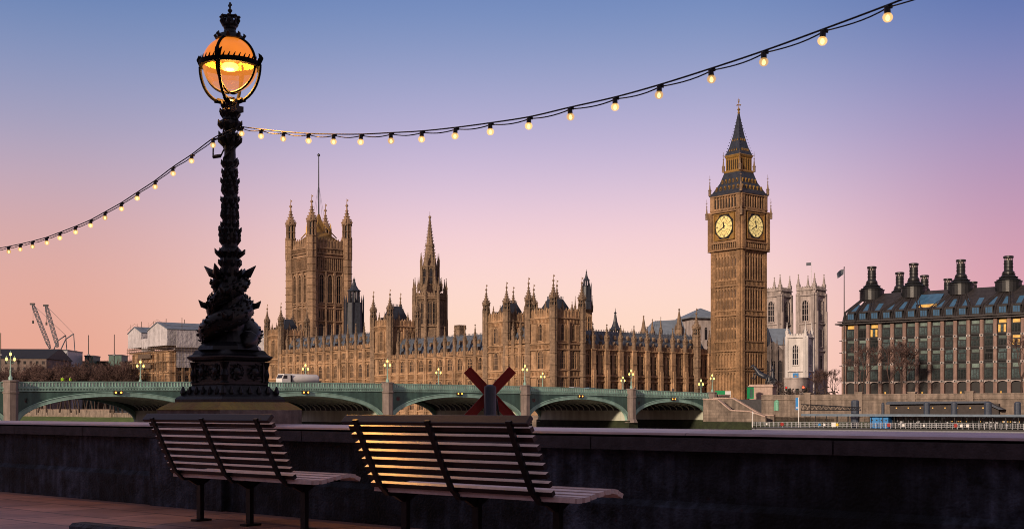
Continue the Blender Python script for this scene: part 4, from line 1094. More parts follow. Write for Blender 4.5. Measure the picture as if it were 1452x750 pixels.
    # navigation lights over each crown
    for i in range(len(PT)-1):
        tm = (PT[i]+PT[i+1])/2; z = deckz(tm)-2.0
        nl = MB(); nl.box(-.75, .75, -.75, -.5, -.12, .12, 0)
        for s in (-1, 1): nl.box(s*.5-.28, s*.5+.28, -.85, -.45, -.32, .32, 0)
        o = nl.build('navigation_light', M['dark'], t); o.location = (-tm, 0, z)
        nl = MB()
        for s in (-1, 1): nl.M = Matrix.Translation((s*.5, -.86, 0)) @ Matrix.Rotation(pi/2, 4, 'X'); nl.lathe(0, 0, [(.17, 0), (.17, .05)], 12)
        nl.build('lens', M['orange'], o)
    return t
M['red_shield'] = mat('heraldic_shield', (.30, .10, .10), .6, .4, 5)
bridge()

# bridge lamp standards
def bridge_lamp_proto():
    t = thing('bridge_lamp', 'lit green three globe lamp standard on the pier left of the red X-shaped marker', 'bridge lamp', (0, 0, 0), BROT, 'lamp standards on the bridge parapets')
    b = MB(); b.lathe(0, 0, [(.34, 0), (.34, .5), (.2, .65), (.13, .9), (.16, 1.6), (.1, 1.8), (.085, 3.3), (.14, 3.4), (.07, 3.55), (.06, 4.1)], 8)
    for s in (-1, 1): b.tube([(0, 0, 3.0), (s*.35, 0, 2.9), (s*.62, 0, 3.05), (s*.68, 0, 3.25)], .05, 5); b.tube([(0, 0, 3.35), (s*.3, 0, 3.3), (s*.66, 0, 3.2)], .035, 5)
    b.build('post', M['green'], t)
    for x, z in ((0, 4.15), (-.68, 3.3), (.68, 3.3)):
        g = MB(); g.lathe(0, 0, [(.1, 0), (.19, .14), (.21, .3), (.14, .48), (.02, .54)], 8); o = g.build('globe', M['lampglow'], t, True); o.location = (x, 0, z)
        c = MB(); c.lathe(0, 0, [(.22, .56), (.06, .66), (.03, .85)], 8); c.build('cap', M['green'], o)
    return t
lp = bridge_lamp_proto(); Bv = Vector((cos(BROT), sin(BROT), 0)); Av = Vector((-sin(BROT), cos(BROT), 0))
names = {1: 'lit globe lamp by the north range, taller of a close pair', 2: 'lit three globe lamp standard on the near parapet just right of the X-shaped marker', 3: 'lit green three globe lamp standard on the near parapet above the glowing bench', 4: 'three globe lamp standard on the near parapet hidden behind the ornate street lamp', 5: 'lit globe lamp standard on the near parapet at the far left edge', 0: 'lit three globe lamp standard on the near parapet in front of the clock tower'}
fnames = {1: 'lit three globe lamp on the far parapet, below the turreted corner pavilion', 2: 'lit three globe lamp standard on the far parapet left of the X-shaped marker', 3: 'lit three globe lamp standard on the far parapet behind the tanker truck', 4: 'lit three globe lamp standard on the far parapet near the scaffolded building', 0: 'lit three globe lamp by the north range, smaller and farther of a close pair'}
first = True
for side, nm in ((0, names), (1, fnames)):
    for i in sorted(nm):
        p = WE-Bv*PT[i]+Av*(-.5 if side == 0 else 32.5); p.z = deckz(PT[i])+.25
        if side == 0 and i == 4: continue
        if first: lp.location = p; lp['label'] = nm[i]; first = False
        else: dup(lp, p, BROT, nm[i])
p = at(994, 557, 372); p.z = STREET+.3; dup(lp, p, BROT, 'lit globe lamp standard behind the bridge end, just left of the clock tower', 1.25)

# ------------------------------------------------------------------ tanker truck, cars, people
def truck():
    p = WE-Bv*121+Av*5; zt = deckz(121)-1.15; t = thing('tanker_truck', 'white tanker truck crossing the bridge below the big square tower', 'truck', (p.x, p.y, zt), BROT)
    b = MB(); b.prism([(-5.1, .9), (-3.1, .9), (-3.1, 2.95), (-4.6, 2.95), (-5.0, 2.1), (-5.1, 1.9)], 0, 2.4); b.build('cab', M['white'], t)
    b = MB(); b.prism([(-4.86, 2.0), (-3.9, 2.0), (-3.9, 2.65), (-4.58, 2.65)], -.03, 2.43); b.prism([(-5.06, 2.05), (-5.0, 2.05), (-4.68, 2.75), (-4.74, 2.75)], .2, 2.2); b.build('windscreen', M['wglass'], t)
    b = MB(); b.M = Matrix.Translation((-2.6, 1.2, 1.95)) @ Matrix.Rotation(pi/2, 4, 'Y'); b.lathe(0, 0, [(.5, -.1), (.95, .05), (1.02, .3), (1.02, 6.2), (.9, 6.5), (.5, 6.6)], 20); b.M = None; b.build('tank', M['white'], t, True)
    b = MB(); b.box(-5, 4.2, .3, 2.1, .7, .92); b.box(-3.0, -2.7, .1, 2.3, .9, 2.7); b.box(4.0, 4.2, .2, 2.2, .9, 1.6); b.build('chassis', M['dark'], t)
    wm = MB(); wm.M = Matrix.Rotation(pi/2, 4, 'X'); wm.lathe(0, 0, [(.5, 0), (.5, .3)], 18); me = wm.mesh('wheel', M['dark'])
    for x in (-4.2, .5, 1.9, 3.2):
        for y in (.3, 2.4): link('wheel', me, t, loc=(x, y, .5))
truck()
def car(label, tt, off, color, L_=4.3):
    p = WE-Bv*tt+Av*off; t = thing('parked_car', label, 'car', (p.x, p.y, deckz(tt)-1.15), BROT, 'cars on the bridge')
    b = MB(); h = L_/2
    b.prism([(-h, .35), (h, .35), (h, .85), (h*.72, .98), (h*.42, 1.5), (-h*.5, 1.52), (-h*.85, 1.0), (-h, .9)], 0, 1.75); b.build('body', color, t)
    b = MB(); b.prism([(h*.6, 1.02), (h*.4, 1.42), (-h*.46, 1.44), (-h*.72, 1.02)], -.02, 1.77); b.build('glass', M['wglass'], t)
    wm = MB(); wm.M = Matrix.Rotation(pi/2, 4, 'X'); wm.lathe(0, 0, [(.33, 0), (.33, .22)], 16); me = wm.mesh('wheel', M['dark'])
    for x in (-h*.62, h*.62):
        for y in (.2, 1.78): link('wheel', me, t, loc=(x, y, .33))
M['carblue'] = mat('pale_blue_car_paint', (.16, .28, .42), .3, .1, 2); M['carsilver'] = mat('silver_car_paint', (.40, .45, .5), .3, .1, 2)
car('pale blue car roof showing over the bridge parapet, right of the other', 38.6, 5, M['carblue'])
car('silver blue car roof showing over the bridge parapet, left of the other', 43.8, 5, M['carsilver'])

def person(label, loc, rz, jacket, h=1.75, group=None):
    """one continuous skinned figure; jacket and trousers as clothing"""
    t = thing('person', label, 'person', loc, rz, group)
    k = h/1.75
    def skinned(name, verts, edges, rad, m):
        me = bpy.data.meshes.new(name); me.from_pydata([tuple(c*k for c in v) for v in verts], edges, []); me.materials.append(m)
        o = bpy.data.objects.new(name, me); COL.objects.link(o); o.parent = t
        md = o.modifiers.new('skin', 'SKIN'); 
        if not me.skin_vertices: me.skin_vertices.new() if hasattr(me.skin_vertices, 'new') else None
        for v, r in zip(me.skin_vertices[0].data, rad): v.radius = (r*k, r*k)
        me.skin_vertices[0].data[0].use_root = True
        o.modifiers.new('sub', 'SUBSURF').levels = 1; o.modifiers['sub'].render_levels = 1
        return o
    V = [(0, 0, .95), (0, 0, 1.15), (0, 0, 1.4), (0, 0, 1.5), (0, -.01, 1.58), (0, -.01, 1.68), (.19, 0, 1.42), (.24, .02, 1.15), (.22, -.12, .95), (.21, -.18, .86), (-.19, 0, 1.42), (-.24, .02, 1.15), (-.22, -.12, .95), (-.21, -.18, .86), (.1, 0, .88), (.11, -.03, .5), (.11, .03, .08), (.11, -.12, .04), (-.1, 0, .88), (-.11, .03, .5), (-.11, .06, .08), (-.11, -.08, .04)]
    E = [(0, 1), (1, 2), (2, 3), (3, 4), (4, 5), (2, 6), (6, 7), (7, 8), (8, 9), (2, 10), (10, 11), (11, 12), (12, 13), (0, 14), (14, 15), (15, 16), (16, 17), (0, 18), (18, 19), (19, 20), (20, 21)]
    RD = [.12, .11, .13, .05, .085, .085, .055, .045, .035, .03, .055, .045, .035, .03, .08, .055, .04, .04, .08, .055, .04, .04]
    skinned('body', V, E, RD, M['skin'])
    skinned('jacket', V[:4]+V[6:9]+V[10:13], [(0, 1), (1, 2), (2, 3), (2, 4), (4, 5), (5, 6), (2, 7), (7, 8), (8, 9)], [.16, .15, .16, .07, .08, .07, .055, .08, .07, .055], jacket)
    skinned('trousers', [V[0], V[14], V[15], V[16], V[18], V[19], V[20]], [(0, 1), (1, 2), (2, 3), (0, 4), (4, 5), (5, 6)], [.14, .1, .075, .06, .1, .075, .06], M['cloth'])
    b = MB(); b.lathe(0, -.01*k, [(.09*k, 1.66*k), (.105*k, 1.7*k), (.08*k, 1.77*k), (.02*k, 1.79*k)], 10); b.build('hair', M['dark'], t)
    return t
for i, (tt, lab) in enumerate(((172.4, 'person in hi-vis yellow jacket on the bridge, left of the pair'), (171.0, 'person in hi-vis yellow jacket on the bridge, right of the pair'))):
    p = WE-Bv*tt+Av*1.2; person(lab, (p.x, p.y, deckz(tt)-.9), BROT+.6*i, M['lime'], 1.8, 'workers in yellow on the bridge')
for tt_, lb_ in ((21.5, 'dark clothed person by the parapet in the middle of the last arch'), (13.0, 'dark clothed person by the parapet above the right side of the last arch'), (27.0, 'dark clothed person by the parapet just right of the paired bridge lamps')):
    p = WE-Bv*tt_+Av*1.6; person(lb_, (p.x, p.y, deckz(tt_)-.75), BROT+1.2+tt_, M['cloth'], 1.75)
p = WE-Bv*89.5+Av*1.5; person('dark clothed person walking on the bridge left of the X-shaped marker', (p.x, p.y, deckz(89.5)-1.0), BROT+1.5, M['cloth'], 1.7)

# ------------------------------------------------------------------ right bank: wall, stairs, statue, pier
def emb_wall():
    rot = atan2(-.642, .767); t = thing('embankment_wall', 'long pale masonry embankment wall below the office block', 'wall', (52.6, 334, 0), rot); L_ = 140
    b = MB(); b.box(15, L_, 0, 1.2, -7, 3.6); b.build('wall_face', M['emb'], t)
    b = MB(); b.box(15, L_, -.25, 1.35, 3.2, 3.5); b.box(15, L_, -.05, .6, 3.6, 4.25); b.box(15, L_, -.15, .7, 4.25, 4.5); b.build('parapet', M['wall_emb'], t)
    def u_of(px): 
        k = (px-726)/F; return (k*334-52.6)/(.767+.642*k)
    for px in (1145, 1218, 1293, 1375, 1462):
        b = MB(); b.box(-.9, .9, -.35, .9, -1, 4.75); b.box(-1.05, 1.05, -.45, 1.0, 4.75, 5.0); o = b.build('pillar', M['wall_emb'], t); o.location = (u_of(px), 0, 0)
    b = MB(); b.box(15, L_, -.3, 0, -7, -2.2); b.build('algae_band', M['algae'], t)
    return rot, u_of
rotE, u_of = emb_wall()
def stairs():
    t = thing('river_stairs', 'stone stairs with sloping parapets descending from the bridge end', 'stairs', (52.6, 334, 0), rotE)
    b = MB(); L_ = 18.0
    # near flank wall with stepped-down coping
    prof = [(.8, -7), (.8, 3.3), (5.2, 3.2), (9.0, .4), (14.6, .1), (19.0, -1.2), (19.0, -7)]
    b.prism(prof, -5.2, -4.5, 0)
    b.prism([(.8, -7), (.8, 3.6), (7.2, 3.5), (15.5, -.8), (19.0, -.9), (19, -7)], -.8, -.2, 0)
    b.build('flank_wall', M['emb'], t)
    b = MB()
    for (x0, z0), (x1, z1) in zip(prof[1:5], prof[2:6]): b.prism([(x0, z0), (x1, z1), (x1, z1+.35), (x0, z0+.35)], -5.4, -4.3)
    pr2 = [(.8, 3.6), (7.2, 3.5), (15.5, -.8), (19, -.9)]
    for (x0, z0), (x1, z1) in zip(pr2, pr2[1:]): b.prism([(x0, z0), (x1, z1), (x1, z1+.35), (x0, z0+.35)], -1.0, -.0)
    b.build('coping', M['pink_light'], t)
    b = MB()
    for i in range(22): b.box(3+i*.65, 3.65+i*.65, -4.5, -.8, -4, 2.4-i*.24)
    b.build('step', M['asphalt'], t)
    b = MB(); b.box(.8, 24, -5.6, -5.2, -7, -2.4); b.build('algae_band', M['algae'], t)
M['pink_light'] = mat('pale_coping_stone', (.46, .34, .29), .8, .15, 1, streak=.2)
stairs()
t = thing('bridge_abutment', 'pale masonry bridge abutment beside the last green arch', 'abutment', WE, BROT)
b = MB(); b.box(1.3, 6, -1.4, 0, -7, 4.3); b.build('wall_face', M['emb'], t); b = MB(); b.box(1.2, 6.1, -1.6, .2, 4.3, 4.75); b.build('coping', M['pink_light'], t)

def statue():
    D = 352; p = at(1082, 560, D); t = thing('statue_plinth', 'large square pale stone plinth under the chariot statue', 'plinth', (p.x, p.y, 0), R(-25))
    zt = Z(545, D); b = MB(); b.box(-3.2, 3.2, -2.4, 2.4, -1, zt-.7); b.box(-3.5, 3.5, -2.7, 2.7, zt-.7, zt-.35); b.box(-3.3, 3.3, -2.5, 2.5, zt-.35, zt); b.box(-3.6, 3.6, -2.8, 2.8, -1, 3.0); b.build('block', M['pink_light'], t)
    s = thing('chariot_statue', 'dark bronze statue of rearing horses and a standing charioteer on its plinth', 'statue', (p.x, p.y, zt), R(-25)); m = M['lead']; s.scale = (1.25, 1.25, 1.35)
    def horse(y, lift):
        b = MB()
        b.tube([(1.0, y, 1.5), (.3, y, 1.7), (-.6, y, 2.1), (-1.3, y, 2.7+lift), (-1.75, y, 3.3+lift), (-2.0, y, 3.65+lift)], [.42, .52, .5, .42, .25, .18], 8)
        b.tube([(-1.95, y, 3.65+lift), (-2.3, y, 3.5+lift), (-2.65, y, 3.15+lift)], [.2, .2, .1], 6)
        for dy in (-.22, .22):
            b.tube([(.95, y+dy, 1.5), (1.15, y+dy, .95), (.85, y+dy, .55), (.95, y+dy, 0)], [.28, .17, .1, .1], 6)
            b.tube([(-.9, y+dy, 2.2), (-1.7, y+dy, 2.0+lift), (-2.0, y+dy, 1.3+lift*.5+.3*dy), (-2.3, y+dy, 1.1+lift*.5)], [.24, .14, .09, .1], 6)
        b.tube([(1.35, y, 1.7), (1.75, y, 1.3), (1.8, y, .7)], [.14, .16, .05], 6)
        for e in (-.08, .08): b.tube([(-2.0, y+e, 3.75+lift), (-2.0, y+e, 4.0+lift)], [.06, .01], 4)
        b.build('horse', m, s, True)
    horse(-.9, .3); horse(.9, 0)
    b = MB(); b.prism([(1.2, .5), (3.1, .5), (3.1, .8), (1.9, .8), (1.6, 1.6), (1.2, 1.7)], -.8, .8); b.build('chariot', m, s)
    wm = MB(); wm.M = Matrix.Rotation(pi/2, 4, 'X')
    wm.tube([(.6*cos(2*pi*i/20), .6*sin(2*pi*i/20), 0) for i in range(21)], .09, 5)
    for i in range(4): wm.bar((.6*cos(pi*i/4), .6*sin(pi*i/4), 0), (-.6*cos(pi*i/4), -.6*sin(pi*i/4), 0), .05)
    me = wm.mesh('wheel', m)
    for y in (-1.0, 1.0): link('wheel', me, s, loc=(2.3, y, .62))
    b = MB(); b.tube([(2.2, 0, .8), (2.2, 0, 1.7), (2.15, 0, 2.5), (2.15, 0, 3.1), (2.15, 0, 3.35), (2.12, 0, 3.6), (2.1, 0, 3.85)], [.55, .38, .26, .34, .12, .2, .12], 10)
    b.tube([(2.15, .3, 3.1), (1.9, .7, 3.5), (1.6, 1.0, 4.1)], [.13, .1, .07], 6); b.tube([(2.15, -.3, 3.1), (2.0, -.7, 2.8), (1.5, -.9, 2.6)], [.13, .1, .07], 6); b.tube([(1.6, 1.0, 2.8), (1.6, 1.0, 5.3)], .04, 5)
    b.build('charioteer', m, s, True)
statue()
def simple(name, label, cat, loc, rotz=0, group=None): return thing(name, label, cat, loc, rotz, group)
D = 345; p = at(1064, 565, D); t = simple('green_kiosk', 'tall bright green kiosk at the top of the river stairs', 'kiosk', (p.x, p.y, p.z), .2)
b = MB(); w = 1.55; b.box(-.75, .75, -.6, .6, 0, 3.1); b.build('cabin', M['green_box'], t); b = MB(); b.box(-.85, .85, -.7, .7, 3.1, 3.25); b.build('roof', M['green_d'], t); b = MB(); b.box(-.4, .4, -.64, -.6, .3, 2.6); b.build('door', M['green_d'], t)
D = 362; p = at(1022, 556, D); t = simple('green_hoarding', 'low green hoarding in front of the clock tower foot', 'hoarding', (p.x, p.y, 4.2), 0)
b = MB(); b.box(-1.6, 1.2, -.06, .06, 0, 1.9); b.build('board', M['green_box'], t); b = MB(); b.box(1.25, 2.9, -.06, .06, .1, 1.8); b.build('white_board', M['white'], t); b = MB(); b.box(-1.6, 2.9, .06, .14, .4, .5); b.build('rail', M['steel'], t)
D = 322; p = at(1102.5, 582, D); t = simple('verdigris_lantern_kiosk', 'small pale green domed kiosk at the foot of the river stairs', 'kiosk', (p.x, p.y, p.z), .3)
b = MB(); b.lathe(0, 0, [(.85, 0), (.85, 2.1), (.95, 2.15), (.95, 2.25)], 8); 
for k in range(8): a = pi/8+k*pi/4; b.lathe(cos(a)*.85, sin(a)*.85, [(.08, 0), (.08, 2.2)], 4)
b.build('body', M['verdigris'], t); b = MB(); b.lathe(0, 0, [(.9, 2.25), (.7, 2.6), (.35, 2.95), (.1, 3.1), (.12, 3.25), (.02, 3.3)], 8); b.build('dome', M['verdigris'], t)

# floating pier
M['canopy'] = mat('blue_grey_canopy', (.12, .17, .23), .4, .2, 1)
def pier():
    rot = rotE+R(1); D0 = 292; p0 = Vector((P(1066, D0), D0, 0)); zd = -3.3
    ux = Vector((cos(rot), sin(rot), 0))
    def u_(px): k = (px-726)/F; return (k*p0.y-p0.x)/(ux.x-k*ux.y)
    t = thing('floating_pier', 'long grey floating river pier with a railed deck below the office block', 'pier', (p0.x, p0.y, zd), rot)
    L_ = u_(1452)+22
    b = MB(); b.box(0, L_, 0, 9, -2.4, 0); b.build('pontoon', M['steel'], t)
    b = MB(); b.box(-.05, L_, -.1, 0, -.3, .02); b.build('fender', M['dark'], t)
    b = MB(); n = int(L_/1.1)
    for i in range(n): x = i*L_/n; b.box(x-.05, x+.05, .1, .2, 0, 1.25)
    for z in (.35, .8, 1.2): b.box(0, L_, .12, .18, z, z+.06)
    n2 = int(L_/.32)
    for i in range(n2): x = i*L_/n2; b.box(x-.02, x+.02, .13, .17, .38, 1.2)
    b.build('railing', M['steel_l'], t)
    xr = u_(1135)
    b = MB(); b.box(xr, L_, .6, 7, 2.75, 3.0); b.box(xr, L_, .4, .6, 2.6, 3.1); b.build('canopy', M['canopy'], t)
    b = MB()
    x = xr+.6
    while x < L_: b.box(x-.06, x+.06, 1.0, 1.12, 0, 2.75); b.box(x-.06, x+.06, 6.4, 6.52, 0, 2.75); x += 2.6
    b.build('canopy_post', M['dark'], t)
    xa, xb = u_(1257), L_
    b = MB(); b.box(xa, xb, 3.6, 6.2, 0, 2.7); b.build('waiting_cabin', M['pgl'], t)
    b = MB(); x = xa
    while x < xb: b.box(x-.04, x+.04, 3.5, 3.6, 0, 2.7); x += 1.15
    b.build('cabin_frame', M['steel'], t)
    xc, xd = u_(1230), u_(1256.5)
    b = MB(); 
    for k in range(2): w = (xd-xc)/2; b.box(xc+k*w+.06, xc+(k+1)*w-.06, 1.3, 3.5, 0, 2.68)
    b.build('blue_door', M['blue'], t)
    b = MB()
    for k in range(4): b.M = Matrix.Translation((xc+(xd-xc)*(k+.5)/4, 1.28, 1.75)) @ Matrix.Rotation(pi/2, 4, 'X'); b.lathe(0, 0, [(.16, 0), (.16, .03)], 12)
    b.M = None; b.build('porthole', M['dark'], t)
    random.seed(11)
    cols = [M['red'], M['white'], M['blue'], M['white'], M['white'], M['lime_sign'], M['red'], M['white']]
    for px, c, r in ((1087, 1, .22), (1109, 0, .42), (1162, 2, .25), (1169, 1, .22), (1182, 4, .5), (1187, 5, .3), (1260, 6, .42), (1281, 7, .25), (1355, 0, .4), (1363, 1, .28), (1372, 1, .28), (1310, 3, .2)):
        b = MB()
        if r > .39 and c != 4: b.M = Matrix.Rotation(pi/2, 4, 'X'); b.lathe(0, 0, [(r, 0), (r, .05)], 16)
        else: b.box(-r, r, -.03, 0, -r, r)
        o = b.build('notice_board', cols[c], t); o.location = (u_(px), .02, .75)
    random.seed(2)
    b = MB()
    for i in range(60): x = xa+random.random()*(xb-xa); z = random.uniform(.3, 2.4); b.box(x, x+random.uniform(.2, .7), 3.45, 3.5, z, z+random.uniform(.1, .4))
    b.build('poster', M['steel_l'], t)
    b = MB()
    for i in range(14): x = xa+2+random.random()*(xb-xa-4); b.box(x, x+.25, 3.40, 3.44, 1.5, 1.7)
    b.build('interior_light', M['lit'], t)
    return t, p0, ux, u_, rot
M['lime_sign'] = mat('yellow_sign', (.7, .5, .05), .5, .05, 2)
tP, p0P, uxP, uP, rotP = pier()
def pile(label, px, D, ytop, r, h2=0):
    t = thing('mooring_pile', label, 'mooring pile', (P(px, D), D, WATER-1.5), 0, 'dark piles of the floating pier'); h = Z(ytop, D)-WATER+1.5
    b = MB(); b.lathe(0, 0, [(r, 0), (r, h-.4), (r*.92, h-.15), (r*.6, h)], 14); b.build('pile_shaft', M['navy'], t, False)
    b = MB(); b.lathe(0, 0, [(r*1.12, h-4.2), (r*1.12, h-3.9)], 14); b.build('pile_collar', M['steel'], t)
pile('thick dark domed mooring pile left of the blue doors', 1212.5, 292, 567, .9)
pile('thin dark mooring pile at the left end of the black canopy', 1252, 290, 571, .35)
pile('dark mooring pile below the second wall pillar, left one on the canopy', 1314, 283, 570, .68)
pile('dark mooring pile in the middle of the black canopy', 1353, 279, 570, .68)
pile('dark mooring pile at the sloping right end of the canopy', 1401, 275, 569.5, .80)
pile('dark mooring pile at the right edge of the photo', 1443, 272, 569.5, .7)
D = 292; t = thing('gangway', 'dark lattice gangway sloping down to the floating pier', 'gangway', (P(1136, D), D, Z(581, D)), rotP+R(-2)); L_ = 14.0
b = MB()
for y in (0, 1.6):
    b.tube([(0, y, 0), (L_, y, -.1)], .09, 4); b.tube([(0, y, 1.3), (L_, y, .55)], .09, 4)
    for i in range(12): x = L_*i/12; zt_ = 1.3-.75*i/12; b.tube([(x, y, 0), (x+L_/24, y, zt_)], .06, 4); b.tube([(x+L_/24, y, zt_), (x+L_/12, y, 0)], .06, 4)
b.build('truss', M['dark'], t); b = MB(); b.box(0, L_, 0, 1.6, -.1, 0); b.build('walkway', M['steel'], t)
D = 300; t = thing('black_canopy', 'low black pier building with a flat roof and sloping right end', 'pier building', (P(1256, D), D, -3), rotP); L_ = (P(1400, D)-P(1256, D))*1.13; zt_ = Z(569, D)+3
b = MB(); b.prism([(0, zt_-.7), (0, zt_-.3), (.6, zt_), (L_*.86, zt_), (L_, zt_-1.9), (L_*.97, zt_-1.95), (L_*.85, zt_-.45)], 0, 5); b.build('roof', M['navy'], t)
b = MB(); b.box(.5, L_*.95, 1.2, 4.6, 0, zt_-.6); b.build('wall', M['brownw'], t)
b = MB()
for i in range(8): b.box(2+i*2.9, 2.3+i*2.9, 1.12, 1.2, zt_-1.7, zt_-1.4)
b.build('lamp', M['lit'], t)
D = 286; t = thing('banner_post', 'white post with a tall blue banner sign at the left of the floating pier', 'sign', (P(1132.5, D), D, -3.3), rotP)
b = MB(); b.tube([(0, 0, 0), (0, 0, Z(563, D)+3.3)], .11, 8); b.build('post', M['white'], t)
zs = Z(581, D)+3.3; b = MB(); b.box(-.75, -.06, -.04, .04, zs, Z(563.5, D)+3.3); b.build('banner', M['blue'], t); b = MB(); b.lathe(-.4, 0, [(.01, zs+.7), (.01, zs+.71)], 3); b.box(-.55, -.25, -.055, -.045, zs+.35, zs+.65); b.build('emblem', M['white'], t)
D = 290; t = thing('mast_light', 'thin white mast with a small light at the left end of the floating pier', 'mast', (P(1067, D), D, -3.3), 0)
b = MB(); b.tube([(0, 0, 0), (0, 0, Z(583, D)+3.3)], .09, 6); b.build('pole', M['white'], t); b = MB(); b.cbox((.15, 0, Z(586, D)+3.3), .5, .2, .15); b.build('lamp', M['white'], t)

# traffic lights, cars on the street behind
def traffic(label, px, py, D, m):
    t = thing('traffic_light', label, 'traffic light', (P(px, D), D, STREET)); z = Z(py, D)-STREET
    b = MB(); b.tube([(0, 0, 0), (0, 0, z-.5)], .09, 6); b.build('pole', M['dark'], t); b = MB(); b.box(-.3, .3, 0, .3, z-1.0, z+.4); b.build('head', M['dark'], t)
    b = MB(); b.M = Matrix.Translation((0, -.02, z)) @ Matrix.Rotation(pi/2, 4, 'X'); b.lathe(0, 0, [(.34, 0), (.3, .15)], 12); b.M = None; b.build('lens', m, t)
M['reddim'] = emis('dim_red_signal', (1, .04, .03), .5)
traffic('red traffic light glowing in front of the gatehouse', 1139, 549, 395, M['redlamp'])
traffic('small dim red traffic light left of the brighter one', 1115, 549.5, 420, M['reddim'])
random.seed(9)

# ------------------------------------------------------------------ left background
def sheeted():
    s0, s1 = 258, 300; o = C0+A*s1; L_ = s1-s0
    t = thing('scaffolded_building', 'scaffolded stone building wrapped in pale sheeting at the left', 'building', (o.x, o.y, 0), RIV)
    K = Block.__new__(Block); K.t = t; K.w = MB(); K.wall = M['stone']; K.meshes = {}; I = Matrix.Identity(4); NF = FACE(L_, 0, pi/2)
    K.w.box(2, L_, 0, 18, -1, 27)
    for Mf, W, nb in ((I, L_, 7), (NF, 18, 4)):
        for z in (10, 17, 22, 26.6): K.string(Mf, 0, W, z, .5, .5)
        for i in range(nb):
            c = 3+(W-4)*(i+.5)/nb; K.win(c, 11, 2.0, 5, Mf, 2, 1, True); K.win(c, 18, 2.0, 3.6, Mf, 2, 1, False); K.win(c, 4.5, 2.0, 4.5, Mf, 2, 1, True)
            K.w.M = Mf; K.w.box(c-2.5, c-1.9, -.8, 0, -1, 26); K.w.M = None
    K.done()
    ux = [x*L_/62 for x in (2, 24, 31, 56)]   # gable extents along the front
    b = MB()
    g1 = (0, 15.0); g2 = (22.0, L_+.8)
    for (xa, xb), ze, zp in ((g1, 36.0, 38.8), (g2, 36.4, 39.8)):
        xm = (xa+xb)/2; b.prism([(xa, 29.3), (xb, 29.3), (xb, ze), (xm, zp), (xa, ze)], -1.5, 18.5)
    b.box(15, 22, -1.4, 2, 27.5, 33.2); b.box(L_-2, L_+.9, 3.0, 20.5, 19.5, 36.2); b.box(g2[0], g2[1], -1.2, 24, 29.4, 36.2); b.build('sheeting', M['sheet'], t)
    b = MB()
    for (xa, xb), ze, zp in ((g1, 36.0, 38.8), (g2, 36.4, 39.8)):
        xm = (xa+xb)/2
        b.prism([(xa-.3, ze+.1), (xm, zp+.15), (xb+.3, ze+.1), (xb+.3, ze+.4), (xm, zp+.5), (xa-.3, ze+.4)], -1.8, 24.3)
    b.build('roof', M['leadroof'], t)
    b = MB()
    for z in (27.2, 28.4): b.box(-1, L_+1, -1.8, 0, z, z+.15); b.box(L_, L_+1.8, 0, 18, z, z+.15)
    for i in range(22): x = i*L_/21; b.tube([(x, -1.7, -1), (x, -1.7, 29.5)], .07, 4); b.tube([(x, -1.7, 27), (x+2, -1.7, 29)], .06, 4)
    for i in range(12): y = i*18/11; b.tube([(L_+1.7, y, -1), (L_+1.7, y, 29.5)], .07, 4)
    for z in range(2, 29, 2): b.tube([(-1, -1.7, z), (L_+1.7, -1.7, z), (L_+1.7, 18, z)], .06, 4)
    for z in (19.5, 24.0): b.box(L_*.3, L_*.62, -1.9, -1.75, z, z+2)
    for x in (2, 10, 22, 30, 40): b.tube([(x, -1.2, 36), (x, -1.2, 40.6)], .06, 4)
    for x, y in ((5, 3), (12, 6), (32, 3), (32, 12), (42, 6), (42, 18)): b.tube([(x, y, 36), (x, y, 42)], .14, 5)
    b.tube([(-1, -1.5, 38.0), (7.5, -1.5, 40.6), (15, -1.5, 38)], .06, 4); b.tube([(22, -1.5, 38.2), (32, -1.5, 41.4), (42.8, -1.5, 38.2), (42.8, 24, 38.2)], .06, 4)
    b.build('scaffolding', M['cons'], t)
sheeted()
t = thing('sheeted_annex', 'small pale sheeted annex just left of the palace end pavilion', 'building', (P(358, 560), 560, 0), R(8)); D = 560
b = MB(); b.box(0, 7.5, 0, 10, -1, Z(478, D)); b.box(3.6, 7.4, 1, 9, Z(478, D), Z(468, D)); b.build('sheeting', M['sheet'], t)
b = MB(); b.box(-.3, 7.8, -.3, 10, Z(478, D), Z(476.6, D)); b.build('roof', M['leadroof'], t)
def box_building(name, label, px0, px1, y0, D, depth, m, roof=None, ytop=None, rot=0.05, rows=2, base=GRD):
    t = thing(name, label, 'building', (P(px0, D), D, 0), rot); w = P(px1, D)-P(px0, D); z = Z(y0, D)
    b = MB(); b.box(0, w, 0, depth, base, z); b.build('wall', m, t)
    if roof:
        zt = Z(ytop, D); b = MB(); b.prismx([(-1, z), (depth*.45, zt), (depth*.55, zt), (depth+1, z)], -1, w+1)
        b.build('roof', roof, t)
    else:
        b = MB(); b.box(-.4, w+.4, -.4, depth, z, z+.8); b.build('roof', M['lead'], t)
    me = MB(); me.box(-w/60, w/60, -.1, 0, 0, 2.2); mm = me.mesh('window', M['wglass'])
    for r in range(rows):
        for i in range(12): link('window', mm, t, loc=(w*(i+.5)/12, 0, z-4-4.4*r))
    return t
M['farwall'] = mat('dim_far_masonry', (.17, .13, .115), .85, .3, .2)
box_building('long_roofed_building', 'long dark roofed building behind the bare trees at the far left', -40, 64, 508, 900, 60, M['farwall'], M['dark'], 492)
t = box_building('white_plant_building', 'white and blue plant building under the two cranes', 64, 95, 497, 960, 40, M['white_blue'] if 'white_blue' in M else M['steel_l'], None, rows=1)
box_building('distant_block_green', 'small green topped rooftop block right of the cranes, below the left mast', 120, 132, 505, 1000, 20, M['green_d'], None, rows=0)
box_building('distant_block_teal', 'small green rooftop block below the right mast, left of the scaffolding', 154, 172, 504, 1000, 20, M['green_d'], None, rows=0)
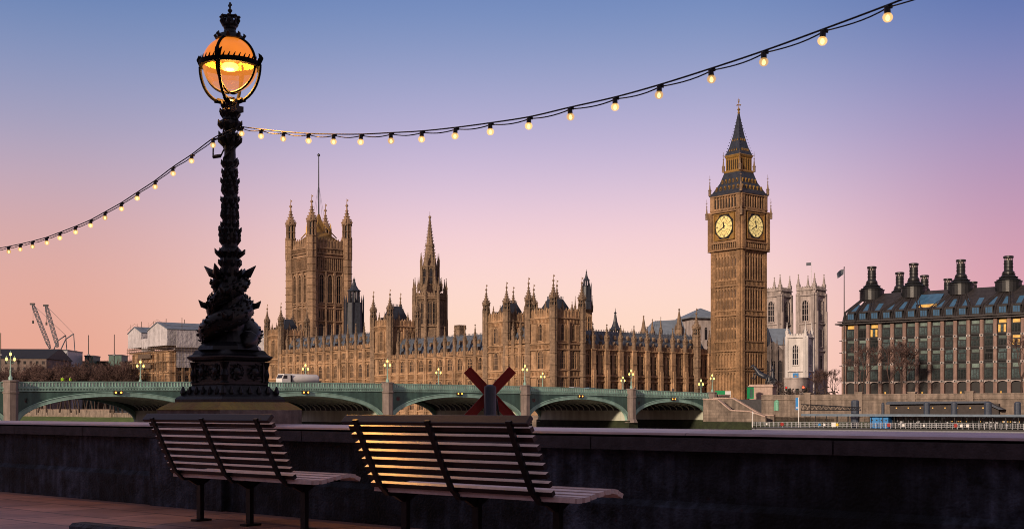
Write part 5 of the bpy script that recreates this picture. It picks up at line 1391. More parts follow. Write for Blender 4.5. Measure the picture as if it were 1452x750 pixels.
box_building('distant_brown_block', 'low brown distant building joining the rooftops behind the trees', 96, 186, 513, 1010, 30, M['cons'], None, rows=1)
def crane(label, x0, y0, x1, y1, D, hw=1.2):
    t = thing('crane', label, 'crane', (P(x0, D), D, Z(y0, D)), 0, 'lattice cranes'); L_ = Vector((P(x1, D)-P(x0, D), 0, Z(y1, D)-Z(y0, D))); n = 16; d = L_.normalized(); sd = Vector((d.z, 0, -d.x))
    b = MB()
    for s in (-1, 1):
        for y in (-1, 1):
            pts_ = []
            for i in range(n+1): f = i/n; w = hw*(min(1, .35+f*5) if f < .5 else min(1, .35+(1-f)*5)); pts_.append(L_*f+sd*s*w+Vector((0, y*w, 0)))
            b.tube(pts_, .30, 4)
    for i in range(n):
        f0, f1 = i/n, (i+1)/n; s = 1 if i % 2 else -1
        for y in (-1, 1): b.tube([L_*f0+sd*s*hw*.8+Vector((0, y*hw*.8, 0)), L_*f1-sd*s*hw*.8+Vector((0, y*hw*.8, 0))], .22, 4)
    b.build('jib', M['steel'], t)
    b = MB(); b.cbox(tuple(L_*1.0), 4, 1.5, 1.5); h = L_+Vector((.5, 0, 0)); b.tube([h, h+Vector((0, 0, -14))], .12, 4); b.cbox((h.x, 0, h.z-15), 1.2, 1.2, 2.4); b.build('hook_block', M['dark'], t)
    mast = Vector((13, 0, 11)); b = MB(); b.tube([Vector((2, 0, -3)), mast*.5+Vector((0, 0, 1)), mast], .5, 4); b.tube([mast, Vector((14, 0, -3))], .4, 4); b.tube([mast, L_], .14, 4); b.box(-2, 15, -3, 3, -26-0, -3); b.build('cab', M['steel'], t)
crane('pale lattice crane jib leaning left above the far rooftops, left one', 71, 494, 46, 431, 1050)
crane('pale lattice crane jib leaning left above the far rooftops, right one', 82, 492, 65, 433, 1040)
for lab, px, yt, D in (('thin left roof mast between the cranes and the scaffolding', 125.5, 475, 990), ('thin right roof mast between the cranes and the scaffolding', 162, 474, 990), ('thin roof mast at the far left edge of the photo', 1, 472, 890)):
    t = thing('roof_mast', lab, 'mast', (P(px, D), D, 0)); b = MB(); b.tube([(0, 0, 0), (0, 0, Z(yt, D))], [.5, .3], 5); b.build('pole', M['dark'], t); b = MB(); b.cbox((0, 0, Z(503, D)), 2, 2, 1); b.build('bracket', M['steel'], t)
t = thing('garden_wall', 'long low pale river wall with lamps below the bare trees, seen through the left arch', 'wall', bank(300), ANG+pi/2)
b = MB(); b.box(0, 560, -.6, .6, -6, .3); b.build('wall_face', M['pale_wall'] if 'pale_wall' in M else M['wall_emb'], t); b = MB(); b.box(0, 560, -.8, .8, .3, .6)
b.build('coping', M['pink_light'], t)
b = MB()
for i in range(60): b.box(i*9.3-.12, i*9.3+.12, -.1, .1, .6, 3.0)
b.build('railing', M['dark'], t)

# ------------------------------------------------------------------ bare trees
def tree_meshes(seed, h, spread=.5, depth=5, fine=1.0, minr=.02, kids_=(3, 4)):
    rnd = random.Random(seed); tk = MB(); tw = MB()
    def grow(p, d, L_, r, lev):
        pts_ = [p]; dd = d.copy(); q = p.copy()
        for i in range(3):
            dd = (dd+Vector((rnd.uniform(-1, 1), rnd.uniform(-1, 1), rnd.uniform(-.5, .8)))*.16).normalized(); q = q+dd*L_/3; pts_.append(q.copy())
        mb = tk if lev <= 1 else tw
        mb.tube(pts_, [r, r*.9, r*.78, r*.62], 6 if lev <= 1 else 3)
        if lev >= depth: return
        n = rnd.randint(*kids_)
        for k in range(n):
            a = rnd.uniform(0, 2*pi); b_ = d.orthogonal().normalized(); c_ = d.cross(b_); sp_ = spread*rnd.uniform(.55, 1.3)
            nd = (dd+(b_*cos(a)+c_*sin(a))*sp_+Vector((0, 0, .12))).normalized()
            st = pts_[-1] if k < 2 else pts_[2]+(pts_[3]-pts_[2])*rnd.random()
            grow(st, nd, L_*rnd.uniform(.62, .84), max(minr, r*.58), lev+1)
    grow(Vector((0, 0, 0)), Vector((0, 0, 1)), h*.27, h*.018, 0)
    return tk.mesh('trunk', M['bark']), tw.mesh('crown', M['twig'])
TV = [tree_meshes(s, 20, .62, 6, minr=.055, kids_=(3, 4)) for s in (1, 2, 3)]
def tree(label, x, y, z, s, rz, v, group): 
    t = thing('bare_tree', label, 'tree', (x, y, z), rz, group); link('trunk', v[0], t); link('crown', v[1], t); t.scale = (s,)*3; return t
random.seed(21); k = 0
spots = []
for row in range(3):
    for i in range(13):
        px = -6+i*15+row*5+random.uniform(-3, 3); D = 690-px*.62+row*28+random.uniform(-8, 8); spots.append((px, D, row))
for px, D, row in spots:
    if px > 185: continue
    p = at(px, 579, D)
    where = 'far left edge' if px < 30 else 'dark roofed building' if px < 64 else 'cranes' if px < 100 else 'left roof mast' if px < 140 else 'right roof mast' if px < 172 else 'scaffolding'
    tree(f'leafless brown tree in the riverside row below the {where}', p.x, p.y, GRD, random.uniform(1.1, 1.35)*(1.1 if row else 1.0), random.uniform(0, 6), TV[k % 3], f'bare trees below the {where}'); k += 1
TS = [tree_meshes(s, 18, .5, 6, minr=.045, kids_=(3, 3)) for s in (5, 6)]
for px, D, s, lab in ((1171, 400, .62, 'dark bare tree right of the red traffic light'), (1182, 410, .66, 'dark bare tree against the left end of the office block'), (1158, 430, .55, 'low bare tree between the gatehouse and the office block'),
                      (1222, 366, 1.02, 'tall leafless tree in front of the office block, left one'), (1262, 364, 1.06, 'tall leafless tree in front of the office block, second from the left'), (1278, 360, .95, 'leafless tree in front of the office block, third from the left'), (1448, 338, 1.1, 'leafless brown tree at the right edge before the office block'),
                      (1100, 470, .5, 'small bare tree at the foot of the dark chapel')):
    p = at(px, 579, D); tree(lab, p.x, p.y, STREET, s, random.uniform(0, 6), TS[k % 2], 'street trees on the right bank'); k += 1
# low dark shrubs of the street on the right, one mass
b = MB(); rnd = random.Random(3)
for i in range(900):
    px = rnd.uniform(1090, 1190); D = rnd.uniform(385, 430); x = P(px, D); z = STREET+rnd.random()**2*4.0; r = rnd.uniform(.2, .6)
    a = rnd.uniform(0, 6); c = Vector((x, D, z)); u = Vector((cos(a), sin(a), rnd.uniform(-.5, .5)))*r; w = Vector((rnd.uniform(-1, 1), rnd.uniform(-1, 1), 1))*r
    b.face([b.pt(c-u), b.pt(c+w), b.pt(c+u)])
struct('shrubbery', b, M['bark'], 'stuff')

# ------------------------------------------------------------------ red cross marker in the river
D = 30.0; c = at(694.5, 558.5, D); t = thing('river_marker', 'dark red X-shaped river marker with a blue black post in front', 'river marker', (c.x, c.y, WATER-1), R(4)); z = c.z-WATER+1; k = D/F
b = MB(); b.lathe(-.01, -.32, [(.145, 0), (.145, z+.16), (.135, z+.18)], 20); b.build('post', M['navy'], t, False)
b = MB(); b.lathe(-.01, -.32, [(.125, z+.175), (.10, z+.195), (.05, z+.215), (.02, z+.22)], 20); b.build('post_cap', M['navy'], t, True)
for s in (1, -1):
    b = MB(); b.M = Matrix.Translation((0, -.06*s, z)) @ Matrix.Rotation(R(45-2)*s, 4, 'Y')
    b.box(-.09-.02, .09+.02, -.03, .03, -.79, .79); b.box(-.11, -.085, -.06, -.03, -.79, .79); b.box(.085, .11, -.06, -.03, -.79, .79); b.box(-.012, .012, -.045, -.03, -.79, .79)
    b.build('cross_arm', M['red'], t)
b = MB(); b.tube([(.1, -.2, z-1.0), (.2, -.15, z-.5), (.14, -.2, z-.1)], .03, 5); b.tube([(0, .05, -0), (0, .05, z-.7)], .06, 6); b.build('bracket', M['dark'], t)

# ------------------------------------------------------------------ benches
def bench_proto():
    t = thing('park_bench', 'bench', 'bench', (0, 0, 0), WR, 'slatted benches facing the river')
    x0, x1 = -.13, 1.56; FR = [0, .71, 1.43]
    # back slats: plane leaning back, bottom (y 0, z .43) to top (y -.29, z .93)
    top = Vector((0, -.24, .912)); bot = Vector((0, .0, .44)); up = (top-bot); Lb = up.length; un = up.normalized(); nn = Vector((0, un.z, -un.y))  # towards seat
    def slat(b, c, u, v, w, th, xa, xb, edge=0):
        q = []
        for x in (xa, xb):
            for (a, d) in ((-w/2, -th/2), (w/2, -th/2), (w/2, th/2), (-w/2, th/2)): q.append(b.pt(Vector((x, 0, 0))+c+u*a+v*d))
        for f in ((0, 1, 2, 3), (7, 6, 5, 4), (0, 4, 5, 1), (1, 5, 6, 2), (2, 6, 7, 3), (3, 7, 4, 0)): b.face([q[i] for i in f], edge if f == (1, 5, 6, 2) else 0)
    b = MB(); rnd = random.Random(5)
    for i in range(8):
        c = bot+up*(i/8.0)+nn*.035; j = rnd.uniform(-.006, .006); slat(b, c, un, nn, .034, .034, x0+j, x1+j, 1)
    b.build('backrest', [M['wood'], M['woodtop']], t)  # top edges coloured pale as if lit from above, other faces kept dark
    b = MB(); c = bot+up*1.0+nn*.02; slat(b, c, (un*.35+nn*.94).normalized(), (nn*-.35+un*.94).normalized(), .075, .034, x0-.02, x1+.02); o = b.build('top_slat', M['wood'], t)
    md = o.modifiers.new('b', 'BEVEL'); md.width = .008; md.segments = 2
    b = MB(); x1 += .12; seat = [(.07, .415), (.15, .408), (.23, .413), (.31, .425), (.39, .438), (.47, .448), (.545, .447), (.60, .425)]
    for i, (y, z) in enumerate(seat):
        a, c_ = seat[max(i-1, 0)], seat[min(i+1, len(seat)-1)]; tdir = Vector((0, c_[0]-a[0], c_[1]-a[1])).normalized(); v = Vector((0, -tdir.z, tdir.y))
        j = rnd.uniform(-.006, .006); slat(b, Vector((0, y, z)), tdir, v, .054, .032, x0+j, x1+j)
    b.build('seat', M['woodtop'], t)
    for x in FR:
        b = MB()
        ribp = [bot+up*1.02-nn*.012, bot+up*.5-nn*.018, bot+up*.05-nn*.012, Vector((0, .06, .382)), Vector((0, .16, .375)), Vector((0, .31, .392)), Vector((0, .47, .415)), Vector((0, .60, .395))]
        # flat iron bar following back and seat
        for p_, q_ in zip(ribp, ribp[1:]):
            d = (q_-p_); c = (p_+q_)/2; slat(b, c, d.normalized(), Vector((0, -d.z, d.y)).normalized(), d.length+.012, .02, x-.022, x+.022)
        b.build('frame', M['iron'], t)
        b = MB(); b.box(x-.028, x+.028, .22, .26, .02, .39); b.box(x-.045, x+.045, .17, .33, 0, .018); b.prismx([(.10, .375), (.40, .40), (.26, .32), (.2, .32)], x-.015, x+.015); b.build('leg', M['iron'], t)
    return t
bench = bench_proto()
bench['label'] = 'brown slatted bench under the ornate lamp, its slats pale edged'
L1 = Vector((P(284, 11.25), 11.25, 0))-Nd*.24
bench.location = L1
D = 8.9; topx = Vector((P(506, D), D, 0)); L2 = topx+Nd*.24
b2 = dup(bench, L2, WR, 'brown slatted bench in the middle with orange lamp glow on its back slats')
for pr in kids(b2):
    if pr.modifiers: pass

# ------------------------------------------------------------------ ornate lamp
def ornate_lamp():
    px_m = 136.2; base = W0+Wd*3.88+Nd*.5; zb = 1.066
    t = thing('street_lamp', 'lit ornate black cast iron lamp with coiled fish on a stone pedestal', 'street lamp', (base.x, base.y, zb), WR)
    zz = lambda y: EYE+(HY-y)/px_m-zb; r_ = lambda hw: hw/px_m
    # four sided stepped pedestal
    b = MB(); b.lathe(0, 0, [(r_(77), 0), (r_(77), zz(566)), (r_(74), zz(563)), (r_(66), zz(559)), (r_(58), zz(551)), (r_(53), zz(546.5)), (r_(54), zz(545)), (r_(54), zz(543))], 4, pi/4)
    b.lathe(0, 0, [(r_(50), zz(543)), (r_(49), zz(513))], 4, pi/4); b.lathe(0, 0, [(r_(51), zz(513)), (r_(56), zz(511)), (r_(60), zz(507.5)), (r_(60), zz(506)), (r_(53), zz(503)), (r_(50), zz(499)), (r_(48), zz(497))], 4, pi/4)
    b.lathe(0, 0, [(r_(46), zz(497)), (r_(44), zz(492)), (r_(40), zz(489)), (r_(34), zz(486))], 8)
    hs = r_(49.5)/sqrt(2)
    for k in range(4):      # relief on the dado and leaf band on the base
        b.M = Matrix.Rotation(k*pi/2, 4, 'Z')
        b.box(-hs*.86, hs*.86, -hs-.012, -hs+.01, zz(540), zz(537.5)); b.box(-hs*.86, hs*.86, -hs-.012, -hs+.01, zz(518), zz(515.5))
        for s in (-1, 1): b.box(s*hs*.9-.02, s*hs*.9+.02, -hs-.022, -hs+.01, zz(542), zz(514))
        for c in (-.45, .45):
            b.M = Matrix.Rotation(k*pi/2, 4, 'Z') @ Matrix.Translation((c*hs, -hs-.005, (zz(540)+zz(516))/2)) @ Matrix.Rotation(pi/2, 4, 'X')
            b.lathe(0, 0, [(.05, 0), (.045, .016), (.02, .03), (.012, .034)], 10)
            for j in range(8): b.tube([(cos(j*pi/4)*.04, sin(j*pi/4)*.04, .005), (cos(j*pi/4+.3)*.075, sin(j*pi/4+.3)*.075, .018), (cos(j*pi/4+.8)*.09, sin(j*pi/4+.8)*.09, .004)], [.012, .012, .004], 4)
        b.M = Matrix.Rotation(k*pi/2, 4, 'Z')
        for i in range(7):
            u = (i-3)*.115; b.lathe(u, -r_(64)/1.414, [(.018, zz(561)), (.03, zz(557)), (.022, zz(553)), (.008, zz(548))], 6)
        for s in (-1, 1):
            b.lathe(s*hs, -hs, [(.05, zz(543)), (.03, zz(540)), (.045, zz(532)), (.028, zz(524)), (.05, zz(514))], 8)
    b.M = None; b.build('pedestal', M['iron_rough'], t)
    # two coiled fish
    for s in (0, 1):
        b = MB(); pts_ = []; rs = []; n = 44
        for i in range(n+1):
            f = i/n; ang = s*pi+R(30)+f*2*pi*1.12
            rad = .205-.10*f**1.5+.03*sin(f*9); zq = zz(481)+(zz(395)-zz(481))*f**.9
            pts_.append((cos(ang)*rad, sin(ang)*rad, zq)); rs.append((.078+.04*sin(min(f*2.2, 1)*pi*.62))*(1-f)**.5+.018)
        b.tube(pts_, rs, 12)
        h = Vector(pts_[0]); a0 = s*pi+R(30)-.35
        hd = Vector((cos(a0)*.25, sin(a0)*.25, zz(488)))
        b.tube([h, (h+hd)/2+Vector((0, 0, .01)), hd, hd+Vector((cos(a0-.9)*.12, sin(a0-.9)*.12, -.01))], [.10, .105, .075, .03], 10)
        b.lathe(hd.x, hd.y, [(.022, hd.z+.05), (.03, hd.z+.075), (.01, hd.z+.1)], 8)
        for i in range(2, n-4, 2):       # dorsal scutes
            p_ = Vector(pts_[i]); o_ = Vector((p_.x, p_.y, 0)).normalized()
            tip = p_+o_*(rs[i]+.028)+Vector((0, 0, .02)); w = (Vector(pts_[i+1])-p_).normalized()*.03
            a_, c_, d_ = b.pt(p_+o_*rs[i]*.9-w), b.pt(p_+o_*rs[i]*.9+w), b.pt(tip); b.face((a_, c_, d_)); 
        for fi, ln_ in ((12, .12), (22, .10), (31, .10)):      # fins: thick leaf shapes
            p_ = Vector(pts_[fi]); o_ = Vector((p_.x, p_.y, 0)).normalized(); sd = Vector((-o_.y, o_.x, 0))
            for e in (-1, 1):
                b.tube([p_+o_*rs[fi]*.6, p_+o_*(rs[fi]+ln_*.4)+sd*e*.03+Vector((0, 0, .015)), p_+o_*(rs[fi]+ln_*.75)+sd*e*.06+Vector((0, 0, .06))], [.045, .03, .004], 6)
        rq = random.Random(31+s)
        for i in range(1, n-2):          # scales and seaweed fronds over the bodies
            for q_ in range(3):
                p_ = Vector(pts_[i]); a_ = rq.uniform(-1.2, 1.5); o_ = Vector((p_.x, p_.y, 0)).normalized(); o2 = (o_*cos(a_)+Vector((0, 0, 1))*sin(a_)).normalized(); tn = (Vector(pts_[i+1])-p_).normalized()
                b.tube([p_+o2*rs[i]*.9, p_+o2*(rs[i]+.012)+tn*.012, p_+o2*(rs[i]+.012+.012*rq.random())+tn*.04], [.016, .012, .003], 4)
        tl_ = Vector(pts_[-1]); 
        for e in (-1, 1): b.tube([tl_, tl_+Vector((cos(ang+e)*.09, sin(ang+e)*.09, .05)), tl_+Vector((cos(ang+e)*.19, sin(ang+e)*.19, .13))], [.03, .045, .005], 6)
        b.build('fish', M['iron'], t, True)
    # column with leaf collars
    prof = [(486, 30), (470, 22), (440, 20), (410, 17), (392, 14), (378, 14.5), (370, 17), (364, 14), (361, 16), (358, 20.5), (354, 17), (350, 12.5), (345, 12), (338, 14.5), (330, 14.5), (325, 13), (320, 10.5), (312, 11), (306, 12), (302, 10.5), (290, 9.5), (284, 11.5), (280, 10), (268, 10), (256, 11), (252, 10), (240, 9.5), (232, 10.5), (228, 9.5), (214, 9), (206, 9.5), (202, 12), (198, 16), (195, 17), (193, 14), (190, 10), (186, 8), (183, 11), (180, 16), (176, 18), (173, 17), (170, 12), (166, 11), (162, 14), (158, 15), (154, 11), (150, 10), (146, 12), (143, 9), (139, 7)]
    b = MB(); b.lathe(0, 0, [(r_(h*(.88 if y > 140 and y < 400 else 1)), zz(y)) for y, h in prof], 20)
    rnd = random.Random(8)
    for y, h, n, l in ((358, 17, 10, .05), (372, 13, 8, .04), (340, 12, 8, .03), (326, 13, 10, .035), (318, 10, 9, .03), (306, 10, 9, .03), (294, 9, 8, .03), (282, 10, 8, .03), (270, 9.5, 7, .025), (256, 10, 8, .03), (243, 9, 7, .025), (230, 10, 7, .025), (200, 12, 12, .05), (193, 12, 10, .045), (176, 15, 10, .03), (160, 12, 8, .03), (150, 9, 8, .04), (386, 13, 8, .04), (398, 14, 8, .05), (250, 9, 8, .02), (263, 9, 8, .02), (288, 9, 8, .02), (300, 10, 9, .02), (333, 14, 9, .02)):
        for k in range(n):
            a = 2*pi*k/n+y*.7; c = Vector((cos(a), sin(a), 0)); rr = r_(h*.88); z = zz(y)+rnd.uniform(-.01, .01)
            b.tube([c*rr*.8+Vector((0, 0, z-.04)), c*(rr+l*.7)+Vector((0, 0, z+.0)), c*(rr+l)+Vector((0, 0, z+.035))], [.028, .02, .003], 5)
    # helical garland giving the shaft its ragged edge
    for s in (0, 1):
        b.tube([(cos(s*pi+f*.55)*r_(8.8), sin(s*pi+f*.55)*r_(8.8), zz(345)+(zz(206)-zz(345))*f/36) for f in range(37)], .014, 5)
    b.build('column', M['iron_rough'], t)
    # lantern
    cz = zz(92.5); Rg = r_(38.5); Rr = r_(42)
    b = MB(); n = 28; 
    b.lathe(0, 0, [(Rg*cos(a), cz+Rg*sin(a)) for a in [R(v) for v in range(2, 76, 6)]], n, caps=False); b.build('upper_glass', M['amber'], t, True)
    b = MB(); b.lathe(0, 0, [(Rg*cos(a), cz+Rg*sin(a)) for a in [R(v) for v in range(-88, 3, 6)]], n, caps=False); b.build('lower_glass', M['clear_amber'], t, True)
    b = MB(); b.lathe(0, 0, [(Rg*.97*cos(a), cz+Rg*.97*sin(a)) for a in [R(v) for v in range(-48, 3, 5)]], n, caps=False); b.build('amber_skirt', M['amber_skirt'], t, True)
    b = MB(); b.lathe(0, 0, [(.02, cz-.06), (.07, cz-.052), (.09, cz-.02), (.07, cz+.01)], 20); b.build('burner', M['burner'], t, True)
    b = MB(); b.lathe(0, 0, [(.0, cz+.03), (.15, cz+.03), (.2, cz+.05), (.17, cz+.06), (.02, cz+.12)], 20, caps=False); b.tube([(0, 0, cz+.1), (0, 0, cz+Rg)], .015, 6); b.build('reflector', M['gold'], t, True)
    b = MB()       # gallery ring, crest, meridian ribs, cradle
    n = 40
    b.lathe(0, 0, [(Rg*.99, cz-.035), (Rr+.005, cz-.03), (Rr+.01, cz+.02), (Rg*1.0, cz+.025)], n, caps=False); b.lathe(0, 0, [(Rg*1.0, cz+.025), (Rg*.98, cz-.035)], n, caps=False)
    for k in range(36):
        a = 2*pi*k/36; b.tube([(cos(a)*Rr, sin(a)*Rr, cz+.015), (cos(a+.06)*Rr, sin(a+.06)*Rr, cz+.06)], [.012, .004], 4)
    for k in range(4):
        a = 2*pi*k/4+R(25); c = Vector((cos(a), sin(a), 0))
        b.tube([c*Rg*1.02*cos(R(v))+Vector((0, 0, cz+Rg*1.02*sin(R(v)))) for v in range(0, 84, 7)], .017, 5)
        b.tube([c*Rg*1.02*cos(R(v))+Vector((0, 0, cz+Rg*1.02*sin(R(v)))) for v in range(-88, 4, 7)], .014, 5)
        a2 = a+R(8); c = Vector((cos(a2), sin(a2), 0))
        b.tube([c*(Rr*1.06*cos(R(v))**.85)+Vector((0, 0, cz-.01+Rg*1.38*sin(R(v)))) for v in range(-80, 3, 8)], .018, 5)
        for e in (0, .35, -.35): b.tube([c*(Rr+.01)+Vector((0, 0, cz)), c*(Rr+.03)+Vector((-c.y, c.x, 0))*e*.05+Vector((0, 0, cz+.06)), c*(Rr+.015)+Vector((-c.y, c.x, 0))*e*.1+Vector((0, 0, cz+.10))], [.018, .02, .004], 5)
        b.tube([c*.06+Vector((0, 0, cz-Rg*1.38)), c*.13+Vector((0, 0, cz-Rg*1.3)), c*.17+Vector((0, 0, cz-Rg*1.36))], [.03, .03, .008], 6)
    b.build('gallery_ring', M['iron_matt'], t)
    b = MB()       # cap and crown
    b.lathe(0, 0, [(r_(20), zz(57)), (r_(18), zz(53)), (r_(16), zz(50)), (r_(9), zz(47)), (r_(8), zz(43)), (r_(9), zz(41)), (r_(9.5), zz(38)), (r_(7), zz(37))], 16)
    for k in range(8):
        a = 2*pi*k/8; c = Vector((cos(a), sin(a), 0)); b.tube([c*r_(18)+Vector((0, 0, zz(55))), c*r_(21)+Vector((0, 0, zz(51))), c*r_(19)+Vector((0, 0, zz(48)))], [.02, .018, .004], 5)
    b.tube([(cos(2*pi*k/20)*r_(9.5), sin(2*pi*k/20)*r_(9.5), zz(36)) for k in range(21)], .018, 6)
    for k in range(8):
        a = 2*pi*k/8; c = Vector((cos(a), sin(a), 0))
        b.tube([c*r_(9.5)+Vector((0, 0, zz(36))), c*r_(13)+Vector((0, 0, zz(30))), c*r_(11)+Vector((0, 0, zz(24))), c*r_(3)+Vector((0, 0, zz(23)))], [.016, .014, .012, .012], 5); b.lathe(c.x*r_(12.6), c.y*r_(12.6), [(.005, zz(27)), (.018, zz(25.5)), (.02, zz(24.5)), (.003, zz(22.5))], 6)
    b.lathe(0, 0, [(r_(5), zz(36)), (r_(6), zz(30)), (r_(4), zz(24)), (r_(1.2), zz(19)), (r_(3), zz(17)), (r_(3.4), zz(15)), (r_(1.2), zz(12.5)), (r_(1), zz(9))], 10)
    b.cbox((0, 0, zz(8)), r_(7), r_(1.6), r_(2.8)); b.cbox((0, 0, zz(8)), r_(2.6), r_(1.6), r_(8))
    b.build('crown', M['iron_rough'], t)
    b = MB(); b.box(.07, .19, -.06, .03, zz(163), zz(155)); b.tube([(.1, 0, zz(163)), (.12, 0, zz(170)), (.06, 0, zz(174))], .01, 5); b.tube([(.1, 0, zz(154)), (.1, 0, zz(143))], .018, 6); b.build('control_box', M['dark'], t)
    b = MB(); b.tube([(-.06, -.04, zz(196)), (-.15, -.1, zz(198)), (-.155, -.1, zz(222)), (-.08, -.06, zz(222)), (-.05, -.04, zz(212))], .009, 5); b.tube([(-.155, -.1, zz(222)), (-.08, -.06, zz(221))], .02, 6); b.build('cable_hook', M['cable'], t)
    l = bpy.data.lights.new('lantern_light', 'POINT'); l.energy = 330; l.color = (1, .45, .08); l.shadow_soft_size = .11
    lo = bpy.data.objects.new('lantern_light', l); COL.objects.link(lo); lo.parent = t; lo.location = (0, 0, cz-.13)
    return base, zb, zz
M['iron_matt'] = mat('sooty_iron', (.004, .004, .005), .7, .4, 9, .5, 30, spec=.08, tex=.25)
def glass_mats():
    m = bpy.data.materials.new('amber_glass'); m.use_nodes = True; N = m.node_tree.nodes; L = m.node_tree.links; b = N['Principled BSDF']
    b.inputs['Base Color'].default_value = (.75, .26, .04, 1); b.inputs['Roughness'].default_value = .25; b.inputs['Emission Color'].default_value = (1, .25, .02, 1)
    tc = N.new('ShaderNodeTexCoord'); no = N.new('ShaderNodeTexNoise'); no.inputs['Scale'].default_value = 3.5; L.new(tc.outputs['Object'], no.inputs['Vector'])
    mr = N.new('ShaderNodeMapRange'); mr.inputs[3].default_value = .5; mr.inputs[4].default_value = 1.0; L.new(no.outputs['Fac'], mr.inputs[0]); L.new(mr.outputs[0], b.inputs['Emission Strength'])
    M['amber'] = m
    m = bpy.data.materials.new('clear_amber_glass'); m.use_nodes = True; N = m.node_tree.nodes; L = m.node_tree.links; out = N['Material Output']
    b = N['Principled BSDF']; b.inputs['Base Color'].default_value = (.9, .4, .12, 1); b.inputs['Roughness'].default_value = .12; b.inputs['Emission Color'].default_value = (1, .34, .05, 1); b.inputs['Emission Strength'].default_value = .55
    tr = N.new('ShaderNodeBsdfTransparent'); tr.inputs[0].default_value = (1, .93, .88, 1)
    lw = N.new('ShaderNodeLayerWeight'); lw.inputs[0].default_value = .25; mr = N.new('ShaderNodeMapRange'); mr.inputs[3].default_value = .22; mr.inputs[4].default_value = .7; L.new(lw.outputs['Facing'], mr.inputs[0])
    mx = N.new('ShaderNodeMixShader'); L.new(mr.outputs[0], mx.inputs[0]); gl = N.new('ShaderNodeBsdfGlossy'); gl.inputs['Roughness'].default_value = .08; gl.inputs[0].default_value = (.6, .5, .45, 1)
    em = N.new('ShaderNodeEmission'); em.inputs[0].default_value = (1, .38, .10, 1); em.inputs[1].default_value = .95; ad = N.new('ShaderNodeMixShader'); ad.inputs[0].default_value = .7
    L.new(gl.outputs[0], ad.inputs[1]); L.new(em.outputs[0], ad.inputs[2]); N.remove(b)
    L.new(tr.outputs[0], mx.inputs[1]); L.new(ad.outputs[0], mx.inputs[2]); L.new(mx.outputs[0], out.inputs[0]); M['clear_amber'] = m
    m = bpy.data.materials.new('amber_skirt_glass'); m.use_nodes = True; N = m.node_tree.nodes; L = m.node_tree.links; out = N['Material Output']; N.remove(N['Principled BSDF'])
    em = N.new('ShaderNodeEmission'); em.inputs[0].default_value = (1, .26, .02, 1); em.inputs[1].default_value = .9; tr = N.new('ShaderNodeBsdfTransparent')
    tc = N.new('ShaderNodeTexCoord'); no = N.new('ShaderNodeTexNoise'); no.inputs['Scale'].default_value = 7; L.new(tc.outputs['Object'], no.inputs['Vector'])
    mr = N.new('ShaderNodeMapRange'); mr.inputs[3].default_value = .15; mr.inputs[4].default_value = .85; L.new(no.outputs['Fac'], mr.inputs[0])
    mx = N.new('ShaderNodeMixShader'); L.new(mr.outputs[0], mx.inputs[0]); L.new(tr.outputs[0], mx.inputs[1]); L.new(em.outputs[0], mx.inputs[2]); L.new(mx.outputs[0], out.inputs[0]); M['amber_skirt'] = m
    M['burner'] = emis('burner', (1, .58, .10), 10)
glass_mats()
base, zb, zzL = ornate_lamp()

# ------------------------------------------------------------------ festoon lights
def festoon(name, label, pts_, idx0):
    """pts_: (px, y of cable, depth) per bulb"""
    o = at(pts_[0][0], pts_[0][1], pts_[0][2]); t = thing('festoon_lights', label, 'string lights', o, 0, 'strings of festoon bulbs')
    W = [at(*p)-o for p in pts_]
    def interp(f):
        i = max(0, min(len(W)-2, int(f))); u = f-i
        p0, p1, p2, p3 = W[max(i-1, 0)], W[i], W[i+1], W[min(i+2, len(W)-1)]
        return .5*((2*p1)+(p2-p0)*u+(2*p0-5*p1+4*p2-p3)*u*u+(3*p1-p0-3*p2+p3)*u**3)
    N_ = (len(W)-1)*8
    c1 = [interp(i/8) for i in range(N_+1)]
    c2 = [p+Vector((.008*sin(i*.8), .01*cos(i*.8), -.012-.02*abs(sin(pi*i/8/1.0)))) for i, p in enumerate(c1)]
    b = MB(); b.tube(c1, .006, 6); b.tube(c2, .005, 6); b.build('cable', M['cable'], t)
    sk = MB(); sk.lathe(0, 0, [(.012, .012), (.018, .005), (.019, -.03), (.016, -.035)], 10); sk.cbox((.02, 0, .006), .02, .014, .02); sm = sk.mesh('lamp_holder', M['cable'])
    bb = MB(); bb.lathe(0, 0, [(.014, -.03), (.022, -.035), (.029, -.047), (.030, -.058), (.026, -.07), (.016, -.08), (.002, -.084)], 14); bm = bb.mesh('bulb', M['bulbglass'], True)
    fm = MB(); fm.lathe(0, 0, [(.004, -.04), (.012, -.052), (.013, -.064), (.006, -.075)], 8); fmm = fm.mesh('filament', M['bulb'])
    for i, w in enumerate(W[:-1] if False else W):
        if i in idx0: continue
        tilt = Matrix.Rotation(R(((i*37) % 11)-5), 4, 'Y')
        o1 = link('bulb', bm, t, mat=Matrix.Translation(w+Vector((0, 0, -.015))) @ tilt); link('lamp_holder', sm, o1); link('filament', fmm, o1)
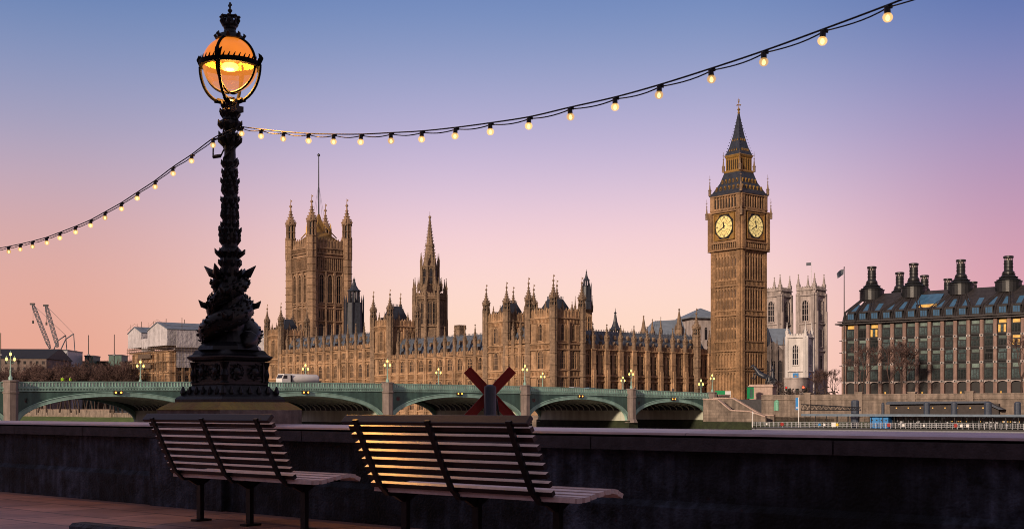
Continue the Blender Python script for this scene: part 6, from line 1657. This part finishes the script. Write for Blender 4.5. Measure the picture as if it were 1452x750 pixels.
def bulb_glass():
    m = bpy.data.materials.new('bulb_glass'); m.use_nodes = True; N = m.node_tree.nodes; L = m.node_tree.links; out = N['Material Output']
    e = N.new('ShaderNodeEmission'); e.inputs[0].default_value = (1, .62, .25, 1); e.inputs[1].default_value = 1.1
    tr = N.new('ShaderNodeBsdfTransparent'); lw = N.new('ShaderNodeLayerWeight'); lw.inputs[0].default_value = .5
    mr = N.new('ShaderNodeMapRange'); mr.inputs[3].default_value = .75; mr.inputs[4].default_value = .35; L.new(lw.outputs['Facing'], mr.inputs[0])
    oi = N.new('ShaderNodeObjectInfo'); m2 = N.new('ShaderNodeMapRange'); m2.inputs[3].default_value = .75; m2.inputs[4].default_value = 1.5; L.new(oi.outputs['Random'], m2.inputs[0]); L.new(m2.outputs[0], e.inputs[1]); e.inputs[0].default_value = (1, .55, .17, 1)
    mx = N.new('ShaderNodeMixShader'); L.new(mr.outputs[0], mx.inputs[0]); L.new(tr.outputs[0], mx.inputs[1]); L.new(e.outputs[0], mx.inputs[2]); L.new(mx.outputs[0], out.inputs[0]); M['bulbglass'] = m
bulb_glass()
D0 = 13.1
right = [(342, 180, 0), (370, 183.5, 1), (402, 187, 2), (437, 189.5, 3), (473, 190.5, 4), (512, 190.5, 5), (554, 188.5, 6), (598, 186, 7), (646, 181, 8), (695, 174.5, 9), (750, 166, 10), (808, 152.5, 11), (872, 138, 12), (935, 120.5, 13), (1008, 97.5, 14), (1083, 72.5, 15), (1167, 42, 16), (1258, 8, 17), (1360, -32, 18), (1475, -80, 19), (1606, -136, 20)]
festoon('festoon_lights', 'string of warm bulbs rising from the lamp post to the upper right', [(p, y, D0*(1-.026*i)) for p, y, i in right], ())
left = [(330, 183, -1), (302, 196.5, 0), (272, 219, 1), (245, 237, 2), (220, 256, 3), (195, 272.5, 4), (172, 287.5, 5), (149, 300.5, 6), (129, 311.5, 7), (107, 321, 8), (85, 329.5, 9), (66, 336.5, 10), (46, 342, 11), (29, 346, 12), (12, 349.5, 13), (-5, 352.5, 14), (-22, 354, 15), (-39, 355, 16)]
festoon('festoon_lights', 'string of warm bulbs sagging from the lamp post down to the left edge', [(p, y, D0*(1+.0233*i)) for p, y, i in left], (0,))

# ------------------------------------------------------------------ unseen riverside hall behind the viewer, added to keep low light off the walkway
t = thing('riverside_hall', 'unseen pale stone riverside hall behind the viewpoint, added to shade the walkway', 'building', W0-Nd*34-Wd*45, WR)
b = MB(); b.box(0, 120, -30, 0, 0, 21); b.build('wall', M['pale'], t)
b = MB(); b.prismx([(-30, 21), (-15, 27), (0, 21)], -.5, 120.5); b.build('roof', M['slate'], t)
me = win_mesh(1.6, 2.8, 2, 1, False, stone=M['pale'])
for r_ in range(3):
    for i in range(20): link('window', me, t, mat=Matrix.Translation((3+i*6, 0, 3+6*r_)) @ Matrix.Rotation(pi, 4, 'Z'))
